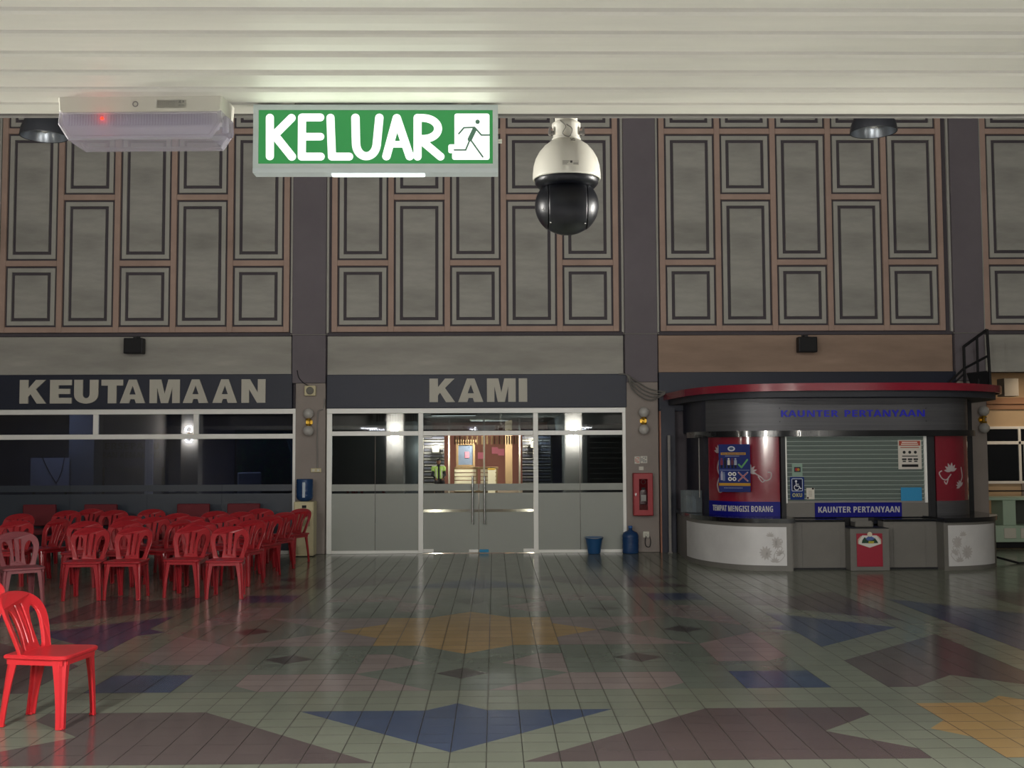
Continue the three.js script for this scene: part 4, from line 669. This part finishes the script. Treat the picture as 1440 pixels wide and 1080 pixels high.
poster('poster', 'white and red notice with round face icons at the upper right of the shutter', 5.755, 6.09, 1.375, 1.79, -15.868, printed(300, 380, (x, w, h) => {
  x.fillStyle = '#d6cfc6'; x.fillRect(0, 0, w, h); x.fillStyle = '#b04a3a'; x.fillRect(14, 12, w - 28, 62); x.fillStyle = '#e6d9cc'; x.fillRect(50, 24, 200, 14); x.fillRect(40, 48, 220, 14); x.fillStyle = '#ac6a58'; x.fillRect(30, 92, 240, 12); x.fillStyle = '#2f3030';
  for (const a of [78, 150, 222]) { x.beginPath(); x.arc(a, 160, 19, 0, 7); x.fill(); } x.fillRect(50, 204, 200, 12); for (const a of [48, 122, 196]) { x.fillRect(a, 240, 58, 22); x.fillRect(a + 8, 270, 42, 16); } x.fillStyle = '#1c1c1e'; x.fillRect(44, 318, 212, 34);
}));
poster('poster', 'blue sign with white wheelchair figure and letters OKU at the shutter\'s lower left', 4.2, 4.4, 0.95, 1.27, -15.866, printed(256, 400, (x, w, h) => {
  x.fillStyle = '#16347a'; x.fillRect(0, 0, w, h); x.strokeStyle = '#d8dce4'; x.lineWidth = 10; x.beginPath(); x.roundRect(32, 30, 192, 216, 14); x.stroke(); x.fillStyle = '#0d1740'; x.fillRect(40, 38, 176, 200);
  x.fillStyle = '#e0e2e6'; x.beginPath(); x.arc(108, 74, 20, 0, 7); x.fill(); stroke(x, [[108, 98], [114, 160], [164, 160], [186, 206], [204, 200]], 15, '#e0e2e6'); stroke(x, [[112, 126], [154, 128]], 12, '#e0e2e6'); x.lineWidth = 13; x.strokeStyle = '#e0e2e6'; x.beginPath(); x.arc(118, 184, 44, 0.1, 4.2); x.stroke();
  x.fillStyle = '#c9c27a'; x.font = 'bold 92px sans-serif'; x.textAlign = 'center'; x.fillText('OKU', 128, 352, 190);
}));
poster('sticker', 'small pale green card with a red and dark mark above the wheelchair sign', 4.23, 4.38, 1.285, 1.46, -15.866, printed(128, 150, (x, w, h) => { x.fillStyle = '#8fa89a'; x.fillRect(0, 0, w, h); x.fillStyle = '#3a3f44'; x.fillRect(26, 40, 80, 62); x.fillStyle = '#b0343a'; x.beginPath(); x.arc(56, 72, 19, 0, 7); x.fill(); x.fillStyle = '#b98a3c'; x.beginPath(); x.arc(78, 72, 17, 0, 7); x.fill(); }));
poster('sticker', 'small white paper slip with dark corners right of the wheelchair sign', 4.43, 4.545, 0.955, 1.115, -15.866, printed(96, 130, (x, w, h) => { x.fillStyle = '#d8d4c8'; x.fillRect(0, 0, w, h); x.fillStyle = '#3c3230'; x.fillRect(66, 0, 24, 18); x.fillRect(6, 104, 20, 20); x.fillStyle = '#a89f92'; for (let i = 0; i < 4; i++) x.fillRect(24, 36 + i * 18, 44, 6); }));
poster('sticker', 'plain sky blue sheet at the lower right of the shutter', 5.78, 6.08, 0.925, 1.115, -15.866, printed(32, 32, (x, w, h) => { x.fillStyle = '#3a93c4'; x.fillRect(0, 0, w, h); }));
{
  const t = thing('ladder_gate', 'black steel gate and handrail standing on the right end of the kiosk roof', 'railing', [7.55, 2.58, -17.4]);
  const b = (n, A, B, w = 0.035) => add(n, bar(A, B, w), M.blackMat, t);
  b('post', [-0.05, 0, -0.25], [-0.05, 0.72, -0.25]); b('post', [0.1, 0, -0.1], [0.1, 0.84, -0.1], 0.03); b('post', [0.24, 0, 0.02], [0.21, 0.96, 0.02]);
  b('top_rail', [-0.05, 0.71, -0.25], [0.21, 0.95, 0.02]); b('mid_rail', [-0.05, 0.36, -0.25], [0.22, 0.54, 0.02], 0.028); b('handrail', [-0.3, 0.08, -0.4], [-0.05, 0.37, -0.25], 0.028); b('handrail', [-0.3, 0.0, -0.4], [-0.05, 0.28, -0.25], 0.022);
  add('kick_plate', bar([0.0, 0.16, -0.2], [0.24, 0.18, 0.0], 0.3, 0.02), M.blackMat, t);
}

// ------------------------------------------------------------------ lit corridor beyond the right end
{
  const s = struct('wall_corridor');
  add('wall', [span(8.1, 12.6, 0, 1.02, -21.25, -21), span(8.1, 12.6, 1.02, 2.06, -21.25, -21.15), span(8.1, 12.6, 2.06, 4, -21.25, -21)], M.buff, s);
  add('side_wall', [span(7.8, 8.12, 0, 4, -21.2, -18.36)], M.pier, s); add('cornice', [rspan(8.12, 12.6, 2.5, 2.62, -21.02, -20.9, 0.01), rspan(8.12, 12.6, 2.4, 2.5, -21.01, -20.95, 0.01)], std(0xa87e60, 0.7), s);
  add('pilaster', [rspan(9.94, 10.06, 0, 1.02, -21.02, -20.97, 0.01)], M.pier, s); add('slab', [span(8.1, 12.6, 3.1, 3.3, -21.2, -18.6)], M.concrete, s); add('beam', [rspan(9.35, 9.62, 2.62, 2.95, -20.6, -20.3, 0.01)], M.concrete, s);
  add('corridor_floor', [span(7.66, 12.6, -0.1, 0, -21.2, -18.4)], std(0x8a7a62, 0.4), s);
  const w = struct('window_3');
  const mb = (a, b, c, d) => add('frame_bar', rspan(a, b, c, d, -21.02, -20.97, 0.005), M.alu, w);
  mb(8.3, 12.5, 2.03, 2.08); mb(8.3, 12.5, 1.74, 1.8); mb(8.3, 12.5, 1.0, 1.05); for (const x of [8.6, 9.9, 11.2]) mb(x, x + 0.05, 1.05, 2.03); mb(10.0, 10.05, 1.05, 1.74); mb(10.04, 11.2, 1.69, 1.74); mb(10.04, 11.2, 1.05, 1.1);
  for (const [a, b] of [[8.65, 9.9], [9.95, 11.2]]) { add('pane', span(a, b, 1.8, 2.03, -21.0, -20.992), std(0x12151c, 0.1), w); add('pane', span(a, b, 1.05, 1.74, -21.0, -20.992), std(0x14181f, 0.1), w); }
  const r = thing('handrail', 'thin dark handrail along the buff corridor wall below the far windows', 'railing', [10, 0, -20.6]);
  add('rail', rb(3.4, 0.025, 0.03, 0.3, 0.88, 0, 0.006, 1), M.blackMat, r); for (const x of [-1.2, 0.4, 1.9]) add('post', rb(0.03, 0.88, 0.03, x, 0.44, 0, 0.005, 1), M.blackMat, r);
  const d = thing('mint_desk', 'pale mint desk with a cream drawer front behind the right end of the kiosk', 'desk', [8.55, 0, -18.95]);
  add('shelf_top', rb(1.6, 0.05, 0.5, 0.35, 0.82, 0, 0.008), M.mint, d); add('upright', rb(0.22, 0.45, 0.45, 0.1, 0.58, 0, 0.01), M.mint, d); add('panel', rb(0.9, 0.42, 0.05, 0.7, 0.58, -0.1, 0.008), std(0x4a4c46, 0.6), d);
  add('lower_case', rb(1.7, 0.28, 0.6, 0.35, 0.24, 0.02, 0.01), M.mint, d); add('drawer_front', rb(0.9, 0.17, 0.02, 0.68, 0.25, 0.33, 0.006), M.cream, d); add('drawer_front', rb(0.2, 0.17, 0.02, 0.05, 0.25, 0.33, 0.006), M.cream, d); add('plinth', rb(1.5, 0.1, 0.5, 0.35, 0.05, 0, 0.006), M.blackMat, d);
  const f = thing('floor_bracket', 'dark metal bracket lying on the floor at the right end of the kiosk', 'bracket', [7.5, 0, -16.2]);
  add('bar', bar([-0.22, 0.09, -0.12], [0.06, 0.012, 0.06], 0.022), M.blackMat, f); add('foot', bar([0.06, 0.012, 0.06], [0.24, 0.012, 0.04], 0.024), M.blackMat, f);
  const l = thing('corridor_lamp', 'batten light on the corridor slab behind the right end of the hall', 'ceiling light', [10.2, 3.06, -19.9]);
  add('body', rb(1.2, 0.05, 0.1, 0, 0.02, 0, 0.01), M.whitePlastic, l); add('tube', rb(1.15, 0.03, 0.05, 0, -0.015, 0, 0.012), std(0xffffff, 0.4, { emissive: 0xffe2b8, emissiveIntensity: 4 }), l);
  const q = new THREE.RectAreaLight(0xffe6c6, LAMP.corridor, 1.15, 0.08); q.position.set(0, -0.04, 0); q.rotation.x = -Math.PI / 2; l.add(q);
}

// ------------------------------------------------------------------ rooms behind the glass
{
  const s = struct('wall_office');
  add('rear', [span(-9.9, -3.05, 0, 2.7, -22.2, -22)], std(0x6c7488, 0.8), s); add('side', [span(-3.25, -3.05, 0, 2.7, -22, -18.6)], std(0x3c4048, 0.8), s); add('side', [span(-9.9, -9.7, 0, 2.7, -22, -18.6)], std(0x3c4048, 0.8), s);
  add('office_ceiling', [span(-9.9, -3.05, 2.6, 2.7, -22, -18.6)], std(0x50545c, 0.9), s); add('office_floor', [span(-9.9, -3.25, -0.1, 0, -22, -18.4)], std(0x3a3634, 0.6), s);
  add('column', [rspan(-7.55, -7.1, 0, 2.6, -20.4, -19.95, 0.01)], std(0x8a8880, 0.8), s);
  for (const [x, w] of [[-7.6, 'left'], [-4.7, 'right']]) {  // panel lights added to brighten the room behind the dark glass
    const ol = thing('added_office_light', 'added panel light on the office ceiling behind the left shop window, ' + w + ' one', 'ceiling light', [x, 2.58, -19.3]); add('frame', rb(0.64, 0.02, 0.64, 0, 0.008, 0, 0.004), M.whitePlastic, ol); add('diffuser', bx(0.56, 0.008, 0.56, 0, -0.004, 0), std(0xffffff, 0.5, { emissive: 0xd8e2ff, emissiveIntensity: 0.4 }), ol);
    const oq = new THREE.RectAreaLight(0xdde6ff, LAMP.office, 0.56, 0.56); oq.position.set(0, -0.012, 0); oq.rotation.x = -Math.PI / 2; ol.add(oq);
  }
  const b = thing('white_board', 'pale grey display board behind the left shop window', 'board', [-7.85, 0.7, -19.9]);
  add('board', rb(0.68, 0.5, 0.03, 0, 0.62, 0, 0.006), std(0xb9b6ae, 0.6), b); add('cord', [tube([[-0.14, 0.9, 0.02], [0.0, 0.62, 0.025], [0.12, 0.42, 0.02]], 0.006), tube([[0.26, 0.9, 0.02], [0.2, 0.6, 0.025], [0.12, 0.42, 0.02]], 0.006)], M.dark, b); add('tray', rb(0.9, 0.05, 0.2, 0.06, 0.35, 0.04, 0.01), std(0x6a2028, 0.6), b); for (const q of [-1, 1]) add('leg', bar([q * 0.28, -0.7, 0], [q * 0.28, 0.36, 0], 0.03), M.blackMat, b);
  const w = thing('wall_lettering', 'dark raised words ERSEPADU and RAN KEMAMAN on a wall behind the left shop window', 'sign', [-6.6, 1.5, -20.5]);
  add('board', rb(1.15, 0.62, 0.02, 0.0, 0.2, -0.02, 0.006), std(0x55566a, 0.7), w); for (const g of textGeos('ERSEPADU', 0.98, 0.12, 0.02)) add('letter', g.translate(-0.5, 0.22, -0.01), M.dark, w); for (const g of textGeos('RAN KEMAMAN', 1.02, 0.11, 0.02)) add('letter', g.translate(-0.54, 0.06, -0.01), M.dark, w);
  add('wall_post', [bx(0.05, 1.6, 0.05, -0.55, -0.7, -0.06), bx(0.05, 1.6, 0.05, 0.55, -0.7, -0.06)], M.dark, w); for (let i = 0; i < 5; i++) add('spot', cyl(0.02, 0.03, 0.08, -0.45 + i * 0.2, 0.46, 0.02, 12), M.rail, w);
  const m = thing('garden_mural', 'green mural of foliage and falling water at the right of the left shop window', 'mural', [-4.06, 0.95, -20.6]);
  const [g, mt] = printPlate(1.35, 1.1, 0.03, printed(512, 420, (x, W, H) => { x.fillStyle = '#22382c'; x.fillRect(0, 0, W, H); for (let i = 0; i < 900; i++) { const a = 20 + rnd() * 60; x.fillStyle = `rgb(${30 + rnd() * 40 | 0},${a + 20 | 0},${30 + rnd() * 30 | 0})`; x.beginPath(); x.ellipse(rnd() * W, rnd() * H, 4 + rnd() * 16, 3 + rnd() * 8, rnd() * 3, 0, 7); x.fill(); } for (let i = 0; i < 26; i++) stroke(x, [[330 + i * 3, 10 + i], [372 + i * 3 + rnd() * 20, 160], [384 + i * 2, 400]], 2, '#8fa8a8'); })); add('print', g.translate(0, 0.55, 0), mt, m); add('frame', ringGeo(1.4, 1.15, 0.04, 0.04).translate(0, 0.55, 0), M.dark, m);
  const d = thing('office_chair', 'pale office chair back by the sill of the left shop window', 'chair', [-4.15, 0, -19.3], 0.5);
  add('backrest', rb(0.42, 0.5, 0.06, 0, 1.06, -0.2, 0.03), std(0xc9c6b8, 0.5), d); add('seat', rb(0.45, 0.08, 0.45, 0, 0.48, 0, 0.03), M.dark, d); add('pedestal', [cyl(0.03, 0.03, 0.4, 0, 0.25, 0, 12), bx(0.5, 0.04, 0.06, 0, 0.05, 0), bx(0.06, 0.04, 0.5, 0, 0.05, 0), bx(0.05, 0.4, 0.03, 0, 0.68, -0.2)], M.blackMat, d);
  const o = thing('paper_box', 'small white box on the sill inside the left shop window', 'box', [-5.36, 1.0, -18.75]); add('box', rb(0.1, 0.12, 0.1, 0, 0.06, 0, 0.008), M.paper, o); add('stand', rb(0.3, 1.0, 0.25, 0, -0.5, 0, 0.01), std(0x5c5e60, 0.6), o);
}
{
  const s = struct('wall_passage'), slatPale = std(0x5c5d62, 0.5);
  add('side', [span(-3.05, -2.8, 0, 3.2, -51, -18.6)], std(0x474b52, 0.7), s); add('side', [span(2.4, 2.6, 0, 3.2, -51, -18.6)], std(0x474b52, 0.7), s);
  add('passage_ceiling', [span(-3.05, 2.6, 2.95, 3.2, -51, -18.6)], std(0x3c3a38, 0.9), s); add('passage_floor', [span(-3.05, 2.6, -0.1, 0, -51, -18.4)], std(0x6a655c, 0.4), s);
  add('end_wall', [span(-3.05, 2.6, 0, 3.2, -51, -50.7)], M.brick, s);
  for (let i = 0; i < 40; i++) add('brick_course', bx(2.2, 0.07, 0.04, 0.5, 0.05 + i * 0.082, -50.68), M.brick, s);
  add('post', [rspan(-1.82, -1.75, 0, 2.95, -44.1, -44, 0.01)], M.rail, s); add('post', [rspan(-0.44, -0.38, 0, 2.95, -44.1, -44, 0.01)], M.rail, s); add('post', [rspan(0.95, 1.02, 0, 2.95, -44.1, -44, 0.01)], M.rail, s); add('timber_post', [rspan(0.45, 0.75, 0, 2.95, -47.1, -46.9, 0.01)], M.wood, s);
  for (const [x0, x1, n] of [[-2.78, -1.98, 'slatted_shutter'], [1.1, 2.38, 'slatted_shutter']]) { add(n, [span(x0, x1, 0, 2.5, -44.25, -44.2)], M.dark, s); for (let i = 0; i < 20; i++) add('slat', bx(x1 - x0, i % 2 ? 0.09 : 0.035, 0.03, (x0 + x1) / 2, 0.15 + i * 0.12, -44.18), i % 2 ? M.sideNavy : slatPale, s); }
  for (let i = 0; i < 26; i++) add('slat', bx(0.06, 0.34, 0.04, -1.6 + i * 0.1, 2.1, -45.2), i % 2 ? M.wood : std(0x5c4034, 0.8), s);
  for (let i = 0; i < 16; i++) add('louvre', bx(0.05, 0.5, 0.04, -2.72 + i * 0.06, 2.6, -26), std(0x55585e, 0.6), s);
  const st = thing('market_stall', 'pale slatted stall counter with a timber top seen through the glass doors', 'stall', [-0.75, 0, -45]);
  add('counter_top', rb(1.75, 0.07, 0.6, 0.02, 0.98, 0, 0.01), M.wood, st); for (let i = 0; i < 6; i++) { add('slat', rb(0.86, 0.12, 0.03, -0.42, 0.12 + i * 0.15, 0.28, 0.006, 1), M.cream, st); add('slat', rb(0.62, 0.12, 0.03, 0.5, 0.12 + i * 0.15, 0.28, 0.006, 1), M.cream, st); } add('frame', [bx(0.06, 0.95, 0.06, -0.84, 0.475, 0.2), bx(0.06, 0.95, 0.06, 0.04, 0.475, 0.2), bx(0.06, 0.95, 0.06, 0.84, 0.475, 0.2), bx(1.7, 0.06, 0.4, 0, 0.05, 0)], M.wood, st);
  const ck = thing('crate', 'cream crate standing before the slatted stall behind the glass doors', 'crate', [-0.12, 0, -44.3]); add('box', rb(0.28, 0.92, 0.25, 0, 0.46, 0, 0.01), M.cream, ck); add('lid', rb(0.3, 0.05, 0.27, 0, 0.94, 0, 0.01), std(0xc9a93c, 0.6), ck);
  const wf = thing('notice_cabinet', 'timber framed glass cabinet with a pink notice behind the stall', 'cabinet', [-1.2, 1.0, -46.5]); add('frame', ringGeo(0.78, 1.0, 0.09, 0.08).translate(0, 0.5, 0), M.wood, wf); add('panel', rb(0.66, 0.88, 0.03, 0, 0.5, 0.02, 0.005), std(0x6a7a94, 0.4), wf); add('notice', rb(0.18, 0.26, 0.012, 0.06, 0.5, 0.05, 0.004), M.pink, wf); add('header', rb(0.9, 0.1, 0.1, 0, 1.08, 0.04, 0.01), M.wood, wf);
  [[-0.62, 1.35, 'left of the three'], [0.02, 1.58, 'middle of the three'], [0.3, 1.5, 'right of the three']].forEach(([x, y, w]) => { const n = thing('wall_notice', 'pink paper notice on the brick wall seen through the glass doors, ' + w, 'notice', [x, y, -50.63]); add('sheet', rb(0.28, 0.3, 0.02, 0, 0.1, 0, 0.004), M.pink, n); });
  for (const [x, y, z, side] of [[-2.3, 1.62, -43.8, 'left'], [1.55, 1.78, -43.8, 'right']]) {
    const l = thing('lantern', 'glowing white box lantern on the ' + side + ' shutter seen through the glass doors', 'lantern', [x, y, z]); add('glow_box', rb(0.26, 0.24, 0.14, 0, 0.12, 0, 0.03), std(0xffffff, 0.4, { emissive: 0xfff0d0, emissiveIntensity: 1.6 }), l); add('cap', rb(0.2, 0.06, 0.14, 0, 0.27, 0, 0.01), M.rail, l); add('bracket', bx(0.06, 0.06, 0.4, 0, 0.1, -0.22), M.rail, l);
    const p = new THREE.PointLight(0xfff0d8, LAMP.hall); p.position.set(0, 0.12, 0); l.add(p);
  }
  for (const [x, z, tilt, power, w] of [[-0.2, -45.3, 0.75, LAMP.shop, 'farther one'], [-1.4, -38.5, 0.9, LAMP.shop * 0.5, 'added nearer one']]) {  // the nearer light is added to brighten the guard
    const bt = thing('passage_light', 'long tube light on the passage ceiling behind the glass doors, ' + w, 'ceiling light', [x, 2.9, z]); add('body', rb(1.6, 0.06, 0.14, 0, 0.02, 0, 0.01), M.whitePlastic, bt); add('tube', rb(1.5, 0.03, 0.08, 0, -0.02, 0, 0.012), std(0xffffff, 0.4, { emissive: 0xffeede, emissiveIntensity: 3 }), bt);
    const q = new THREE.RectAreaLight(0xffeede, power, 1.5, 0.4); q.position.set(0, -0.2, -0.1); q.rotation.x = -Math.PI / 2 + tilt; bt.add(q);
  }
  const bn = thing('reflected_banner', 'reflected mauve banner, built as an object behind the right glass panel', 'banner', [1.17, 0, -21]); add('banner', rb(0.19, 1.95, 0.012, 0, 1.0, 0, 0.004, 1), M.banner, bn); add('base', rb(0.24, 0.06, 0.14, 0, 0.03, 0, 0.01), M.rail, bn); add('edge_tape', rb(0.03, 1.9, 0.014, -0.1, 1.0, 0.002, 0.004, 1), M.whitePlastic, bn);  // stands in for a mirrored banner in the right panes
  const gs = thing('reflected_shutter', 'reflected green roller shutter, built as an object behind the right glass panel', 'shutter', [2.05, 0, -20.6]); for (let i = 0; i < 20; i++) add('slat', rb(0.6, 0.085, 0.03, 0, 0.05 + i * 0.095, 0, 0.012, 1), M.greenShutter, gs); add('guide', bx(0.05, 1.98, 0.06, -0.32, 0.99, 0), M.rail, gs); add('hood', rb(0.7, 0.2, 0.2, 0, 2.06, 0, 0.02), M.dark, gs);  // stands in for a mirrored shutter in the right panes
}

// ------------------------------------------------------------------ a guard seated in the passage
function field(cell, lo, hi, sdf) {                                // meshes a distance field over a cube that holds lo..hi
  const size = Math.max(...hi.map((h, i) => h - lo[i])) * 1.06, n = Math.ceil(size / cell), mc = new MarchingCubes(n, new THREE.MeshBasicMaterial(), false, false, 90000), c = lo.map((l, i) => (l + hi[i]) / 2), P = new THREE.Vector3();
  mc.isolation = 0;
  for (let z = 0; z < n; z++) for (let y = 0; y < n; y++) for (let x = 0; x < n; x++) { P.set(c[0] + (x - n / 2) / (n / 2) * size / 2, c[1] + (y - n / 2) / (n / 2) * size / 2, c[2] + (z - n / 2) / (n / 2) * size / 2); mc.field[x + y * n + z * n * n] = -sdf(P); }
  mc.update();
  const g = new THREE.BufferGeometry(), k = mc.count * 3; g.setAttribute('position', new THREE.BufferAttribute(mc.positionArray.slice(0, k), 3)); g.setAttribute('normal', new THREE.BufferAttribute(mc.normalArray.slice(0, k), 3));
  return plain(g.scale(size / 2, size / 2, size / 2).translate(...c));
}
const capsule = (a, b, ra, rb2) => { const A = new THREE.Vector3(...a), B = new THREE.Vector3(...b), d = B.clone().sub(A), q = new THREE.Vector3(); return (p) => { q.copy(p).sub(A); const h = THREE.MathUtils.clamp(q.dot(d) / d.lengthSq(), 0, 1); return q.addScaledVector(d, -h).length() - (ra + (rb2 - ra) * h); }; };
const smin = (list, k) => (p) => { let s = 0; for (const f of list) s += Math.exp(-f(p) / k); return -k * Math.log(s + 1e-30); };
{
  const st = thing('stool', 'plain wooden stool under the seated guard behind the glass doors', 'stool', [-2.13, 0, -42.6]);
  add('seat', rb(0.34, 0.04, 0.34, 0, 0.4, 0, 0.01), M.wood, st); for (const a of [-1, 1]) for (const b of [-1, 1]) add('leg', bar([a * 0.15, 0, b * 0.15], [a * 0.12, 0.39, b * 0.12], 0.035), M.wood, st);
  const t = thing('person', 'seated guard in a bright lime safety vest and dark trousers seen through the glass doors', 'person', [-2.13, 0, -42.6], 0.15);
  const skin = std(0x7a5240, 0.6), cloth = std(0x1b1d28, 0.8);
  const bones = [[[0, 0.52, 0], [0, 0.75, -0.02], 0.15, 0.135], [[-0.05, 0.98, -0.02], [0.05, 0.98, -0.02], 0.13, 0.13], [[0, 0.75, -0.02], [0, 1.0, -0.02], 0.135, 0.12], [[-0.17, 1.03, -0.02], [0.17, 1.03, -0.02], 0.07, 0.07], [[0, 1.04, -0.02], [0, 1.16, 0.0], 0.058, 0.05]];
  for (const s of [-1, 1]) bones.push([[s * 0.09, 0.5, 0], [s * 0.13, 0.5, 0.42], 0.095, 0.062], [[s * 0.13, 0.5, 0.42], [s * 0.13, 0.09, 0.4], 0.06, 0.04], [[s * 0.13, 0.05, 0.38], [s * 0.14, 0.04, 0.55], 0.042, 0.036], [[s * 0.19, 1.02, -0.02], [s * 0.24, 0.76, 0.04], 0.054, 0.044], [[s * 0.24, 0.76, 0.04], [s * 0.13, 0.62, 0.26], 0.042, 0.03]);
  const body = field(0.014, [-0.36, -0.01, -0.24], [0.36, 1.22, 0.62], smin(bones.map((b) => capsule(...b)), 0.014));
  add('body', body, cloth, t);
  const H = [0, 1.27, 0.01], ell = (c, r) => (p) => (Math.hypot((p.x - c[0]) / r[0], (p.y - c[1]) / r[1], (p.z - c[2]) / r[2]) - 1) * Math.min(...r);
  const head = field(0.007, [-0.11, 1.12, -0.12], [0.11, 1.4, 0.15], smin([ell(H, [0.074, 0.112, 0.092]), ell([0, 1.2, 0.04], [0.05, 0.05, 0.055]), capsule([0, 1.275, 0.098], [0, 1.245, 0.112], 0.008, 0.013), ell([-0.077, 1.26, 0], [0.012, 0.03, 0.018]), ell([0.077, 1.26, 0], [0.012, 0.03, 0.018]), capsule([0, 1.12, -0.01], [0, 1.2, 0], 0.05, 0.05)], 0.006));
  const hd = add('head', head, skin, t);
  add('eye', [ball(0.009, -0.03, 1.275, 0.088), ball(0.009, 0.03, 1.275, 0.088)], M.dark, hd); add('mouth', rb(0.04, 0.008, 0.01, 0, 1.205, 0.094, 0.003), std(0x5a2f2a, 0.6), hd); add('cap', [new THREE.SphereGeometry(0.098, 24, 12, 0, Math.PI * 2, 0, Math.PI / 2).scale(0.88, 0.85, 1.05).translate(0, 1.31, 0), rb(0.11, 0.012, 0.09, 0, 1.315, 0.12, 0.005)], cloth, hd);
  for (const s of [-1, 1]) { const w = [s * 0.13, 0.62, 0.26], f = [capsule(w, [s * 0.12, 0.595, 0.33], 0.03, 0.034)]; for (let i = 0; i < 4; i++) { const x = s * (0.092 + i * 0.019), l = [0.045, 0.055, 0.052, 0.04][i]; f.push(capsule([x, 0.592, 0.35], [x, 0.58, 0.35 + l * 0.6], 0.009, 0.008), capsule([x, 0.58, 0.35 + l * 0.6], [x, 0.562, 0.35 + l], 0.008, 0.007)); } f.push(capsule([s * 0.095, 0.6, 0.31], [s * 0.07, 0.585, 0.345], 0.011, 0.009)); add('hand', field(0.005, [Math.min(s * 0.05, s * 0.17), 0.54, 0.24], [Math.max(s * 0.05, s * 0.17), 0.66, 0.42], smin(f, 0.003)), skin, t); }
  const lime = std(0xb2dc78, 0.6, { emissive: 0x000000 });
  const shell = field(0.014, [-0.3, 0.58, -0.24], [0.3, 1.16, 0.24], (p) => Math.max(smin([...bones.slice(0, 4), ...[-1, 1].map((s) => [[s * 0.2, 1.02, -0.02], [s * 0.21, 0.95, 0], 0.06, 0.055])].map((b) => capsule(...b)), 0.014)(p) - 0.014, p.y - 1.09, 0.62 - p.y, p.z > 0 ? 0.035 - Math.abs(p.x) - Math.max(0, 0.0) : -1));
  const v = add('safety_vest', shell, lime, t, 'lime safety vest, open at the front');
  for (const s of [-1, 1]) add('reflective_tape', bar([s * 0.1, 0.66, 0.155], [s * 0.11, 1.0, 0.135], 0.035, 0.012), std(0xd8d8d4, 0.3), v);
}
scene.traverse((o) => { if (o.isMesh) o.castShadow = o.receiveShadow = true; if (o.isLight && o.castShadow !== undefined && !o.isRectAreaLight) o.castShadow = true; });
renderer.render(scene, camera);
